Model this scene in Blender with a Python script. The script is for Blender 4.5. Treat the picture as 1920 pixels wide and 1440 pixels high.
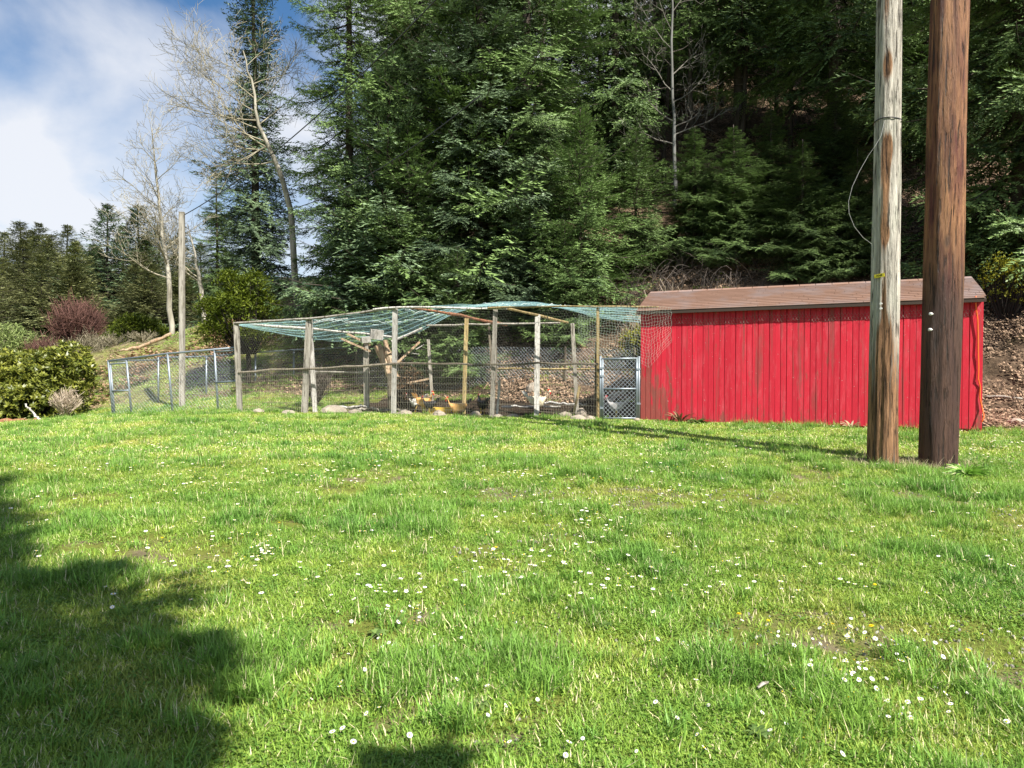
import bpy, math, random
import numpy as np
from mathutils import Vector, Matrix, Euler

for o in list(bpy.data.objects): bpy.data.objects.remove(o)
sc = bpy.context.scene
COL = sc.collection
R = math.radians
rng = np.random.default_rng(7)
random.seed(7)

# ------------------------------------------------------------------ camera
F = 1400.0                     # focal length in pixels of the 1920 px photograph
CAMZ = 1.5
HORIZON = 688.0
PITCH = math.atan((720 - HORIZON) / F)
cam_d = bpy.data.cameras.new('camera'); cam = bpy.data.objects.new('camera', cam_d); COL.objects.link(cam)
cam_d.sensor_width = 36.0; cam_d.lens = 36.0 * F / 1920.0
cam_d.clip_start = 0.05; cam_d.clip_end = 4000
cam.location = (0, 0, CAMZ); cam.rotation_euler = (math.pi / 2 - PITCH, 0, 0)
sc.camera = cam

def P(px, py, y):
    """world point at depth y seen at photograph pixel (px, py)"""
    a = (720 - py) / F
    dy = math.cos(PITCH) + a * math.sin(PITCH)
    dz = -math.sin(PITCH) + a * math.cos(PITCH)
    k = y / dy
    return Vector(((px - 960) / F * k, y, CAMZ + dz * k))

# ------------------------------------------------------------------ world and sun
SUN_AZ = math.atan2(0.61, -0.79)      # from +Y towards +X
SUN_EL = R(47)
w = bpy.data.worlds.new('World'); sc.world = w; w.use_nodes = True
nt = w.node_tree; N = nt.nodes; L = nt.links
for n in list(N): N.remove(n)
out = N.new('ShaderNodeOutputWorld'); bg = N.new('ShaderNodeBackground')
sky = N.new('ShaderNodeTexSky'); sky.sky_type = 'NISHITA'; sky.sun_disc = False
sky.sun_elevation = SUN_EL; sky.sun_rotation = SUN_AZ; sky.air_density = 1.0; sky.dust_density = 0.3; sky.ozone_density = 2.5
hsv = N.new('ShaderNodeHueSaturation'); hsv.inputs['Saturation'].default_value = 1.22; hsv.inputs['Value'].default_value = 1.25
L.new(sky.outputs[0], hsv.inputs['Color'])
tc = N.new('ShaderNodeTexCoord')
sep = N.new('ShaderNodeSeparateXYZ'); L.new(tc.outputs['Generated'], sep.inputs[0])
def wm(op, a, b=None):
    m = N.new('ShaderNodeMath'); m.operation = op
    for i, v in enumerate((a, b)):
        if v is None: continue
        if isinstance(v, (int, float)): m.inputs[i].default_value = v
        else: L.new(v, m.inputs[i])
    return m.outputs[0]
zz = wm('ADD', wm('MAXIMUM', sep.outputs['Z'], 0.0), 0.22)
cmb = N.new('ShaderNodeCombineXYZ')
L.new(wm('DIVIDE', sep.outputs['X'], zz), cmb.inputs[0]); L.new(wm('DIVIDE', sep.outputs['Y'], zz), cmb.inputs[1])
mp = N.new('ShaderNodeMapping'); mp.inputs['Location'].default_value = (0.2, 4.4, 0); mp.inputs['Rotation'].default_value = (0, 0, R(-28)); mp.inputs['Scale'].default_value = (1.0, 0.55, 1)
L.new(cmb.outputs[0], mp.inputs[0])
nz = N.new('ShaderNodeTexNoise'); nz.inputs['Scale'].default_value = 1.15; nz.inputs['Detail'].default_value = 9; nz.inputs['Roughness'].default_value = 0.52; nz.inputs['Distortion'].default_value = 0.35
L.new(mp.outputs[0], nz.inputs['Vector'])
cr = N.new('ShaderNodeValToRGB'); cr.color_ramp.elements[0].position = 0.44; cr.color_ramp.elements[1].position = 0.60
cr.color_ramp.elements[0].color = (0, 0, 0, 1); cr.color_ramp.elements[1].color = (1, 1, 1, 1)
L.new(nz.outputs[0], cr.inputs[0])
mx = N.new('ShaderNodeMix'); mx.data_type = 'RGBA'
L.new(wm('MULTIPLY', cr.outputs[0], 0.92), mx.inputs['Factor']); L.new(hsv.outputs[0], mx.inputs['A']); mx.inputs['B'].default_value = (8.8, 9.0, 9.5, 1)
L.new(mx.outputs['Result'], bg.inputs[0]); bg.inputs[1].default_value = 0.05
L.new(bg.outputs[0], out.inputs[0])

sd = bpy.data.lights.new('sun', 'SUN'); sun = bpy.data.objects.new('sun', sd); COL.objects.link(sun)
sd.energy = 5.0; sd.angle = R(0.53); sd.color = (1.0, 0.95, 0.87)
sdir = Vector((math.sin(SUN_AZ) * math.cos(SUN_EL), math.cos(SUN_AZ) * math.cos(SUN_EL), math.sin(SUN_EL)))
sun.rotation_euler = sdir.to_track_quat('Z', 'Y').to_euler(); sun.location = (10, -10, 30)
sc.view_settings.view_transform = 'Standard'; sc.view_settings.look = 'None'
sc.view_settings.exposure = 1.05; sc.view_settings.gamma = 1.0
sc.render.engine = 'CYCLES'
sc.cycles.max_bounces = 5; sc.cycles.diffuse_bounces = 3; sc.cycles.transmission_bounces = 3; sc.cycles.glossy_bounces = 2

# ------------------------------------------------------------------ helpers
def tag(o, label=None, cat=None, group=None, kind=None):
    if label: o['label'] = label
    if cat: o['category'] = cat
    if group: o['group'] = group
    if kind: o['kind'] = kind
    return o

def empty(name, loc=(0, 0, 0), rz=0.0):
    o = bpy.data.objects.new(name, None); COL.objects.link(o)
    o.location = loc; o.rotation_euler = (0, 0, rz); o.empty_display_size = 0.2
    return o

def copy_tree(o, parent=None):
    c = o.copy(); COL.objects.link(c); c.parent = parent
    for ch in list(o.children): copy_tree(ch, c)
    return c

class MB:
    """collects vertices, quads and triangles (numpy blocks) into one mesh"""
    def __init__(s): s.v = []; s.q = []; s.t = []; s.a = []; s.n = 0; s.qm = []; s.tm = []
    def add(s, v, q=None, t=None, tint=None, mi=0):
        v = np.asarray(v, dtype=np.float64).reshape(-1, 3)
        if q is not None and len(q): s.q.append(np.asarray(q, dtype=np.int64).reshape(-1, 4) + s.n); s.qm.append(np.full(len(s.q[-1]), mi))
        if t is not None and len(t): s.t.append(np.asarray(t, dtype=np.int64).reshape(-1, 3) + s.n); s.tm.append(np.full(len(s.t[-1]), mi))
        s.v.append(v)
        if tint is None: tint = 0.5
        s.a.append(np.broadcast_to(np.asarray(tint, dtype=np.float64), (len(v),)).copy() if np.ndim(tint) == 0 else np.asarray(tint))
        s.n += len(v)
        return s
    def box(s, c, size, rot=None, tint=None, mi=0, taper=1.0):
        x, y, z = [d / 2 for d in size]
        v = np.array([(-x, -y, -z), (x, -y, -z), (x, y, -z), (-x, y, -z), (-x * taper, -y * taper, z), (x * taper, -y * taper, z), (x * taper, y * taper, z), (-x * taper, y * taper, z)])
        if rot is not None: v = v @ np.array(rot.to_matrix() if isinstance(rot, Euler) else rot).T
        return s.add(v + np.array(c), [(0, 3, 2, 1), (4, 5, 6, 7), (0, 1, 5, 4), (1, 2, 6, 5), (2, 3, 7, 6), (3, 0, 4, 7)], tint=tint, mi=mi)
    def beam(s, a, b, w_, h_, tint=None, mi=0, roll=0.0):
        a = Vector(a); b = Vector(b); d = b - a
        z = d.normalized(); up = Vector((0, 0, 1)) if abs(z.z) < 0.9 else Vector((0, 1, 0))
        x = up.cross(z).normalized(); y = z.cross(x)
        m = Matrix((x, y, z)).transposed() @ Matrix.Rotation(roll, 3, 'Z')
        return s.box((a + b) / 2, (w_, h_, d.length), m, tint, mi)
    def tube(s, pts, rad, n=6, tint=None, mi=0, cap=True):
        pts = np.asarray([tuple(p) for p in pts], dtype=float); m = len(pts)
        rad = np.broadcast_to(np.asarray(rad, dtype=float), (m,))
        d = np.gradient(pts, axis=0); d /= np.linalg.norm(d, axis=1)[:, None] + 1e-9
        ref = np.array((0.0, 0.0, 1.0)) if abs(d[0][2]) < 0.9 else np.array((1.0, 0.0, 0.0))
        x = np.cross(ref, d); x /= np.linalg.norm(x, axis=1)[:, None] + 1e-9
        y = np.cross(d, x)
        a = np.arange(n) / n * 2 * math.pi
        v = pts[:, None] + rad[:, None, None] * (np.cos(a)[None, :, None] * x[:, None] + np.sin(a)[None, :, None] * y[:, None])
        i = np.arange(m - 1)[:, None] * n; j = np.arange(n)[None]; k = (j + 1) % n
        q = np.stack([i + j, i + k, i + n + k, i + n + j], -1).reshape(-1, 4)
        t = []
        if cap and n > 3:
            t = [(0, j_ + 1, j_) for j_ in range(1, n - 1)] + [((m - 1) * n, (m - 1) * n + j_, (m - 1) * n + j_ + 1) for j_ in range(1, n - 1)]
        return s.add(v.reshape(-1, 3), q, t, tint=tint, mi=mi)
    def wires(s, A, B, r, tint=None, mi=0):
        """many thin three-sided wires from the points A to the points B"""
        A = np.asarray(A, float).reshape(-1, 3); B = np.asarray(B, float).reshape(-1, 3)
        d = B - A; d /= np.linalg.norm(d, axis=1)[:, None] + 1e-9
        ref = np.where(np.abs(d[:, 2:3]) < 0.9, np.array((0, 0, 1.0)), np.array((1.0, 0, 0)))
        x = np.cross(ref, d); x /= np.linalg.norm(x, axis=1)[:, None] + 1e-9; y = np.cross(d, x)
        vs = []
        for base in (A, B):
            for k in range(3):
                a = k * 2 * math.pi / 3
                vs.append(base + r * (math.cos(a) * x + math.sin(a) * y))
        v = np.stack(vs, 1).reshape(-1, 3)
        o = np.arange(len(A))[:, None] * 6
        q = np.concatenate([o + np.array(f) for f in ((0, 1, 4, 3), (1, 2, 5, 4), (2, 0, 3, 5))], 0)
        return s.add(v, q, tint=tint, mi=mi)
    def build(s, name, mats, parent=None, smooth=False, link=True, loc=None):
        me = bpy.data.meshes.new(name)
        v = np.concatenate(s.v) if s.v else np.zeros((0, 3))
        q = np.concatenate(s.q) if s.q else np.zeros((0, 4), int)
        t = np.concatenate(s.t) if s.t else np.zeros((0, 3), int)
        nq, nt_ = len(q), len(t)
        me.vertices.add(len(v)); me.vertices.foreach_set('co', v.astype(np.float32).ravel())
        me.loops.add(nq * 4 + nt_ * 3); me.loops.foreach_set('vertex_index', np.concatenate([q.ravel(), t.ravel()]).astype(np.int32))
        me.polygons.add(nq + nt_)
        me.polygons.foreach_set('loop_start', np.concatenate([np.arange(nq) * 4, nq * 4 + np.arange(nt_) * 3]).astype(np.int32))
        mi = np.concatenate((s.qm or [np.zeros(0)]) + (s.tm or [])).astype(np.int32)
        me.polygons.foreach_set('material_index', mi)
        me.polygons.foreach_set('use_smooth', np.full(nq + nt_, bool(smooth)))
        at = me.attributes.new('tint', 'FLOAT', 'POINT'); at.data.foreach_set('value', np.concatenate(s.a).astype(np.float32))
        me.update(calc_edges=True); me.validate(); me.polygons.foreach_set('use_smooth', np.full(len(me.polygons), bool(smooth)))
        for m in (mats if isinstance(mats, (list, tuple)) else [mats]): me.materials.append(m)
        o = bpy.data.objects.new(name, me)
        if link: COL.objects.link(o)
        if parent is not None: o.parent = parent
        if loc is not None: o.location = loc
        return o

def put(name, me, parent=None, loc=(0, 0, 0), rot=(0, 0, 0), scale=(1, 1, 1)):
    o = bpy.data.objects.new(name, me); COL.objects.link(o); o.parent = parent
    o.location = loc; o.rotation_euler = rot; o.scale = scale
    return o

def vnoise(x, y, seed=0):
    """smooth value noise, vectorised"""
    x = np.asarray(x, float); y = np.asarray(y, float)
    xi = np.floor(x); yi = np.floor(y); fx = x - xi; fy = y - yi
    fx = fx * fx * (3 - 2 * fx); fy = fy * fy * (3 - 2 * fy)
    def h(a, b):
        v = np.sin(a * 127.1 + b * 311.7 + seed * 74.7) * 43758.5453
        return v - np.floor(v)
    return (h(xi, yi) * (1 - fx) * (1 - fy) + h(xi + 1, yi) * fx * (1 - fy) + h(xi, yi + 1) * (1 - fx) * fy + h(xi + 1, yi + 1) * fx * fy)
def fbm(x, y, seed=0, o=4):
    s_ = 0; a = 0.5; k = 1
    for i in range(o): s_ = s_ + a * vnoise(np.asarray(x) * k, np.asarray(y) * k, seed + i * 3); a *= 0.5; k *= 2.03
    return s_

# ------------------------------------------------------------------ materials
class G:
    """little node graph writer"""
    def __init__(s, name):
        s.m = bpy.data.materials.new(name); s.m.use_nodes = True
        s.t = s.m.node_tree; s.N = s.t.nodes; s.L = s.t.links
        for n in list(s.N): s.N.remove(n)
        s.out = s.N.new('ShaderNodeOutputMaterial')
    def _in(s, sock, v):
        if v is None: return
        if isinstance(v, bpy.types.NodeSocket): s.L.new(v, sock)
        elif isinstance(v, (tuple, list)) and len(v) == 3 and sock.type == 'RGBA': sock.default_value = (*v, 1)
        else: sock.default_value = v
    def math(s, op, a, b=None, c=None, clamp=False):
        n = s.N.new('ShaderNodeMath'); n.operation = op; n.use_clamp = clamp
        for i, v in enumerate((a, b, c)): s._in(n.inputs[i], v)
        return n.outputs[0]
    def pos(s, kind='world'):
        if kind == 'world': return s.N.new('ShaderNodeNewGeometry').outputs['Position']
        return s.N.new('ShaderNodeTexCoord').outputs['Object']
    def map(s, v, scale=(1, 1, 1), loc=(0, 0, 0), rot=(0, 0, 0)):
        n = s.N.new('ShaderNodeMapping'); s.L.new(v, n.inputs[0])
        n.inputs['Scale'].default_value = scale; n.inputs['Location'].default_value = loc; n.inputs['Rotation'].default_value = rot
        return n.outputs[0]
    def noise(s, v, scale, detail=4, rough=0.55, dist=0.0):
        n = s.N.new('ShaderNodeTexNoise'); s.L.new(v, n.inputs['Vector'])
        n.inputs['Scale'].default_value = scale; n.inputs['Detail'].default_value = detail; n.inputs['Roughness'].default_value = rough; n.inputs['Distortion'].default_value = dist
        return n.outputs[0]
    def vor(s, v, scale, feature='F1', out_='Color'):
        n = s.N.new('ShaderNodeTexVoronoi'); s.L.new(v, n.inputs['Vector']); n.inputs['Scale'].default_value = scale; n.feature = feature
        return n.outputs[out_]
    def ramp(s, f, stops):
        n = s.N.new('ShaderNodeValToRGB'); s._in(n.inputs[0], f); e = n.color_ramp.elements
        while len(e) < len(stops): e.new(0.5)
        for i, (p, c) in enumerate(stops):
            e[i].position = p; e[i].color = (c, c, c, 1) if isinstance(c, (int, float)) else (*c, 1)
        return n.outputs[0]
    def mix(s, f, a, b, mode='MIX'):
        n = s.N.new('ShaderNodeMix'); n.data_type = 'RGBA'; n.blend_type = mode
        s._in(n.inputs['Factor'], f); s._in(n.inputs['A'], a); s._in(n.inputs['B'], b)
        return n.outputs['Result']
    def hsv(s, c, h=0.5, sat=1.0, v=1.0):
        n = s.N.new('ShaderNodeHueSaturation'); s._in(n.inputs['Color'], c); s._in(n.inputs['Hue'], h); s._in(n.inputs['Saturation'], sat); s._in(n.inputs['Value'], v)
        return n.outputs[0]
    def attr(s, name):
        n = s.N.new('ShaderNodeAttribute'); n.attribute_name = name; return n.outputs['Fac']
    def rand(s): return s.N.new('ShaderNodeObjectInfo').outputs['Random']
    def bump(s, h, strength=0.3, dist=0.02):
        n = s.N.new('ShaderNodeBump'); s._in(n.inputs['Height'], h); n.inputs['Strength'].default_value = strength; n.inputs['Distance'].default_value = dist
        return n.outputs[0]
    def pbr(s, color, rough=0.8, spec=0.3, metal=0.0, normal=None, trans=None, tcol=None):
        b = s.N.new('ShaderNodeBsdfPrincipled')
        s._in(b.inputs['Base Color'], color); s._in(b.inputs['Roughness'], rough); s._in(b.inputs['Specular IOR Level'], spec); s._in(b.inputs['Metallic'], metal)
        if normal is not None: s.L.new(normal, b.inputs['Normal'])
        o = b.outputs[0]
        if trans:
            tr = s.N.new('ShaderNodeBsdfTranslucent'); s._in(tr.inputs[0], tcol if tcol is not None else color)
            ms = s.N.new('ShaderNodeMixShader'); ms.inputs[0].default_value = trans
            s.L.new(o, ms.inputs[1]); s.L.new(tr.outputs[0], ms.inputs[2]); o = ms.outputs[0]
        s.L.new(o, s.out.inputs[0])
        return s.m

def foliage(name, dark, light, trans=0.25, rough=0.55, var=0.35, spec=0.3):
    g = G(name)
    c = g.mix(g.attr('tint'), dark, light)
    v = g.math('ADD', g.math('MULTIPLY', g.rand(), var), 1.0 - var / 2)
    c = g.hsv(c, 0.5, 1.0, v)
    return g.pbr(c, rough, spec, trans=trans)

def bark(name, a, b, scale=8, rough=0.9, stretch=0.15, bump=0.6):
    g = G(name); p = g.map(g.pos('object'), (1, 1, stretch))
    n = g.noise(p, scale, 8, 0.65)
    n2 = g.noise(g.pos('object'), scale * 0.4, 3)
    c = g.mix(g.ramp(n, [(0.35, 0.0), (0.65, 1.0)]), a, b)
    c = g.mix(g.math('MULTIPLY', n2, 0.5), c, tuple(x * 0.5 for x in a))
    return g.pbr(c, rough, 0.2, normal=g.bump(n, bump, 0.02))

def wood(name, a, b, scale=14):
    g = G(name); p = g.map(g.pos('object'), (1, 1, 0.06))
    n = g.noise(p, scale * 1.6, 8, 0.7); n2 = g.noise(g.pos('object'), 3, 3)
    c = g.mix(g.ramp(n, [(0.3, 0.0), (0.7, 1.0)]), a, b)
    c = g.mix(g.ramp(n2, [(0.5, 0.0), (0.7, 0.5)]), c, (0.10, 0.085, 0.05))
    ck = g.ramp(g.noise(g.map(g.pos('object'), (9, 9, 0.8)), 3.5, 4, 0.6), [(0.38, 0.8), (0.45, 0.0)])
    c = g.mix(ck, c, (0.06, 0.048, 0.035))
    c = g.hsv(c, 0.5, 1.0, g.math('ADD', g.math('MULTIPLY', g.rand(), 0.4), 0.8))
    return g.pbr(c, 0.9, 0.2, normal=g.bump(n, 0.4, 0.01))

def plain(name, c, rough=0.7, metal=0.0, spec=0.4, var=0.15, scale=20):
    g = G(name); n = g.noise(g.pos('object'), scale, 4)
    col = g.mix(n, tuple(x * (1 - var) for x in c), tuple(min(1, x * (1 + var)) for x in c))
    return g.pbr(col, rough, spec, metal)

M = {}
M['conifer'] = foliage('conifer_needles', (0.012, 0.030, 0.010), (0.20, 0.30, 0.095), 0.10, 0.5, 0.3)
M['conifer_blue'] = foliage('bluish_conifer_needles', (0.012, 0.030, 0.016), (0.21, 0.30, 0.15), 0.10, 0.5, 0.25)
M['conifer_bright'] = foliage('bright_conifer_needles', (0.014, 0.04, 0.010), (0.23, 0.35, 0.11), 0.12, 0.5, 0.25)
M['far_conifer'] = foliage('far_conifer_needles', (0.07, 0.095, 0.04), (0.26, 0.27, 0.11), 0.15, 0.7, 0.6)
M['yew'] = foliage('golden_green_leaves', (0.04, 0.07, 0.006), (0.17, 0.21, 0.015), 0.25, 0.6, 0.2)
M['rhodo'] = foliage('glossy_shrub_leaves', (0.035, 0.065, 0.012), (0.32, 0.33, 0.05), 0.25, 0.4, 0.1, 0.5)
M['willow'] = foliage('fresh_willow_leaves', (0.12, 0.17, 0.05), (0.30, 0.36, 0.12), 0.35, 0.6, 0.3)
M['redbush'] = foliage('red_brown_twigs', (0.07, 0.035, 0.028), (0.19, 0.095, 0.075), 0.1, 0.8, 0.2)
M['drybush'] = foliage('dry_twigs', (0.26, 0.20, 0.13), (0.55, 0.46, 0.36), 0.05, 0.9, 0.2)
M['brush'] = foliage('bare_brush_twigs', (0.12, 0.10, 0.06), (0.36, 0.32, 0.22), 0.0, 0.9, 0.3)
M['bramble'] = foliage('bramble_canes', (0.03, 0.025, 0.02), (0.16, 0.13, 0.11), 0.0, 0.9, 0.2)
M['weed'] = foliage('weed_leaves', (0.07, 0.13, 0.03), (0.20, 0.30, 0.08), 0.3, 0.5, 0.2)
M['brownweed'] = foliage('dead_weed_leaves', (0.10, 0.06, 0.03), (0.30, 0.18, 0.10), 0.2, 0.8, 0.2)
M['moss_leaf'] = foliage('yellow_shrub_leaves', (0.12, 0.14, 0.01), (0.36, 0.34, 0.03), 0.3, 0.6, 0.2)
M['bark'] = bark('conifer_bark', (0.05, 0.038, 0.03), (0.13, 0.11, 0.09))
M['alder'] = bark('pale_lichened_bark', (0.22, 0.20, 0.15), (0.62, 0.58, 0.48), 5)
M['twig'] = bark('pale_twig_bark', (0.24, 0.21, 0.14), (0.50, 0.46, 0.34), 3, bump=0.1)
M['alder_grey'] = bark('grey_alder_bark', (0.10, 0.10, 0.09), (0.30, 0.30, 0.28), 5)
M['twig_grey'] = bark('grey_twig_bark', (0.12, 0.11, 0.09), (0.30, 0.28, 0.24), 3, bump=0.1)
M['darktwig'] = bark('dark_twig_bark', (0.02, 0.018, 0.015), (0.06, 0.05, 0.045), 6)
M['wood'] = wood('weathered_grey_wood', (0.17, 0.15, 0.12), (0.46, 0.43, 0.37))
M['wood_white'] = wood('pale_weathered_wood', (0.32, 0.30, 0.27), (0.62, 0.60, 0.55))
M['wood_tan'] = wood('tan_weathered_wood', (0.24, 0.17, 0.07), (0.46, 0.36, 0.18))
M['wood_dark'] = wood('dark_weathered_wood', (0.10, 0.085, 0.06), (0.26, 0.22, 0.17))
M['wood_red'] = wood('rust_brown_wood', (0.22, 0.09, 0.05), (0.36, 0.17, 0.10))
M['drift'] = wood('driftwood', (0.28, 0.16, 0.08), (0.60, 0.46, 0.32), 5)
M['galv'] = plain('galvanised_steel', (0.27, 0.31, 0.34), 0.5, 0.6, 0.5, 0.15)
M['galv_wire'] = plain('galvanised_wire', (0.45, 0.50, 0.52), 0.5, 0.5)
M['hex_wire'] = plain('hexagonal_wire', (0.24, 0.24, 0.20), 0.6, 0.4)
M['weld_wire'] = plain('welded_wire', (0.42, 0.39, 0.30), 0.6, 0.4)
M['net'] = plain('teal_netting', (0.32, 0.52, 0.53), 0.6, 0, 0.3, 0.3, 4)
M['net_white'] = plain('pale_netting', (0.36, 0.42, 0.36), 0.6, 0, 0.3, 0.2, 4)
M['rope'] = plain('pale_string', (0.55, 0.62, 0.58), 0.8)
M['orange'] = plain('orange_cord', (0.85, 0.14, 0.02), 0.5)
M['cable'] = plain('black_cable', (0.03, 0.03, 0.035), 0.5)
M['white_wire'] = plain('pale_wire', (0.4, 0.4, 0.38), 0.5)
M['yellow'] = plain('yellow_tag_enamel', (0.75, 0.62, 0.02), 0.5)
M['black'] = plain('black_print', (0.01, 0.01, 0.01), 0.6)
M['porcelain'] = plain('white_porcelain', (0.75, 0.74, 0.70), 0.3)
M['stone'] = plain('field_stone', (0.34, 0.29, 0.23), 0.9, 0, 0.2, 0.4, 6)
M['gravel'] = plain('grey_gravel', (0.24, 0.22, 0.195), 0.9, 0, 0.2, 0.4, 12)
M['litter'] = foliage('fallen_leaves', (0.10, 0.062, 0.040), (0.46, 0.32, 0.21), 0.1, 0.8, 0.3)
M['fern'] = foliage('dead_bracken', (0.20, 0.11, 0.06), (0.48, 0.32, 0.20), 0.15, 0.8, 0.2)
M['petal'] = plain('daisy_petal', (0.82, 0.80, 0.80), 0.6, 0, 0.3, 0.04)
M['dyellow'] = plain('flower_yellow', (0.85, 0.62, 0.01), 0.6)
M['stemgreen'] = plain('flower_stem', (0.10, 0.2, 0.03), 0.6)
M['cream'] = plain('cream_plumage', (0.80, 0.70, 0.50), 0.8, 0, 0.2, 0.15, 30)
M['white_f'] = plain('white_plumage', (0.80, 0.78, 0.72), 0.8, 0, 0.2, 0.12, 30)
M['buff'] = plain('buff_plumage', (0.66, 0.37, 0.13), 0.8, 0, 0.2, 0.25, 30)
M['blackf'] = plain('black_plumage', (0.02, 0.02, 0.025), 0.5, 0, 0.4, 0.3, 30)
M['greyf'] = plain('grey_speckled_plumage', (0.38, 0.37, 0.36), 0.8, 0, 0.2, 0.6, 40)
M['comb'] = plain('red_comb', (0.65, 0.02, 0.02), 0.5)
M['beak'] = plain('horn_beak', (0.55, 0.38, 0.12), 0.5)
M['leg_y'] = plain('yellow_leg', (0.55, 0.38, 0.10), 0.6)
M['trough'] = plain('yellow_plastic', (0.75, 0.50, 0.08), 0.5)

# grass: colour patches by place on the lawn
def grass_mat(name, stops, dry, trans=0.28):
    g = G(name); p = g.pos('world'); flat = g.map(p, (1, 1, 0))
    n = g.noise(flat, 0.75, 5, 0.6)
    c = g.ramp(n, stops)
    r = g.rand()
    c = g.mix(g.ramp(g.attr('tint'), [(0.90, 0.0), (0.92, 1.0)]), c, dry)
    v = g.math('ADD', g.math('MULTIPLY', r, 0.35), g.math('MULTIPLY', g.attr('tint'), 0.45)); v = g.math('ADD', v, 0.62)
    c = g.hsv(c, 0.5, 1.0, v)
    return g.pbr(c, 0.5, 0.3, trans=trans)
M['grass'] = grass_mat('turf_grass', [(0.30, (0.15, 0.31, 0.05)), (0.43, (0.24, 0.40, 0.06)), (0.55, (0.33, 0.45, 0.07)), (0.70, (0.43, 0.44, 0.10))], (0.66, 0.58, 0.34))
M['tallgrass'] = grass_mat('tall_tuft_grass', [(0.30, (0.13, 0.29, 0.05)), (0.6, (0.22, 0.38, 0.06)), (0.75, (0.31, 0.40, 0.07))], (0.6, 0.54, 0.32))
M['clover'] = foliage('clover_leaves', (0.10, 0.22, 0.03), (0.26, 0.38, 0.06), 0.3, 0.6, 0.3)
M['straw'] = foliage('straw', (0.30, 0.25, 0.13), (0.62, 0.55, 0.36), 0.2, 0.8, 0.3)

def lawn_material():
    g = G('mossy_soil'); p = g.pos('world')
    n = g.noise(p, 0.75, 5, 0.6); f = g.noise(p, 22, 6, 0.7); soil = g.noise(p, 1.6, 4, 0.6)
    moss = g.mix(f, (0.06, 0.075, 0.015), (0.22, 0.24, 0.05))
    dirt = g.mix(f, (0.09, 0.065, 0.04), (0.26, 0.21, 0.14))
    c = g.mix(g.ramp(soil, [(0.50, 0.0), (0.62, 0.85)]), moss, dirt)
    return g.pbr(c, 0.95, 0.1, normal=g.bump(f, 0.8, 0.03))
def hill_material():
    g = G('hillside_soil'); p = g.pos('world')
    n = g.noise(p, 0.45, 5, 0.6); f = g.noise(p, 14, 8, 0.7); vo = g.vor(p, 16)
    sp = g.N.new('ShaderNodeSeparateXYZ'); g.L.new(p, sp.inputs[0])
    hs = g.N.new('ShaderNodeSeparateColor'); g.L.new(vo, hs.inputs[0])
    litter = g.mix(hs.outputs[0], (0.08, 0.05, 0.032), (0.36, 0.25, 0.165))
    litter = g.mix(g.ramp(f, [(0.4, 0.8), (0.6, 0.0)]), litter, (0.055, 0.04, 0.03))
    green = g.mix(f, (0.12, 0.15, 0.03), (0.36, 0.36, 0.12))
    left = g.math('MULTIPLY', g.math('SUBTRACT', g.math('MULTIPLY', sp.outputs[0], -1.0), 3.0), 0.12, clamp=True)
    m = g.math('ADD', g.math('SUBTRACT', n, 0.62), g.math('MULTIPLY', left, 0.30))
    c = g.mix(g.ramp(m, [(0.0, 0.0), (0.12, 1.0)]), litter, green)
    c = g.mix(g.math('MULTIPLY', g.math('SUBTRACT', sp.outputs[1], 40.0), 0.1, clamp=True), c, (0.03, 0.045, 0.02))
    humus_shade = g.ramp(g.noise(p, 0.9, 5, 0.65), [(0.42, 0.0), (0.58, 0.8)])  # dark humus patches that also paint the conifers' shade into the bank colour
    c = g.mix(humus_shade, c, g.mix(f, (0.02, 0.015, 0.01), (0.09, 0.065, 0.04)))
    return g.pbr(c, 0.95, 0.1, normal=g.bump(f, 1.0, 0.06))
def pen_material():
    g = G('dark_pen_soil'); p = g.pos('world'); f = g.noise(p, 12, 8, 0.7)
    c = g.mix(g.ramp(f, [(0.35, 0.0), (0.7, 1.0)]), (0.016, 0.012, 0.009), (0.085, 0.06, 0.042))
    return g.pbr(c, 0.95, 0.1, normal=g.bump(f, 1.0, 0.05))
M['lawn'] = lawn_material(); M['hill'] = hill_material(); M['penfloor'] = pen_material()

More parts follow.
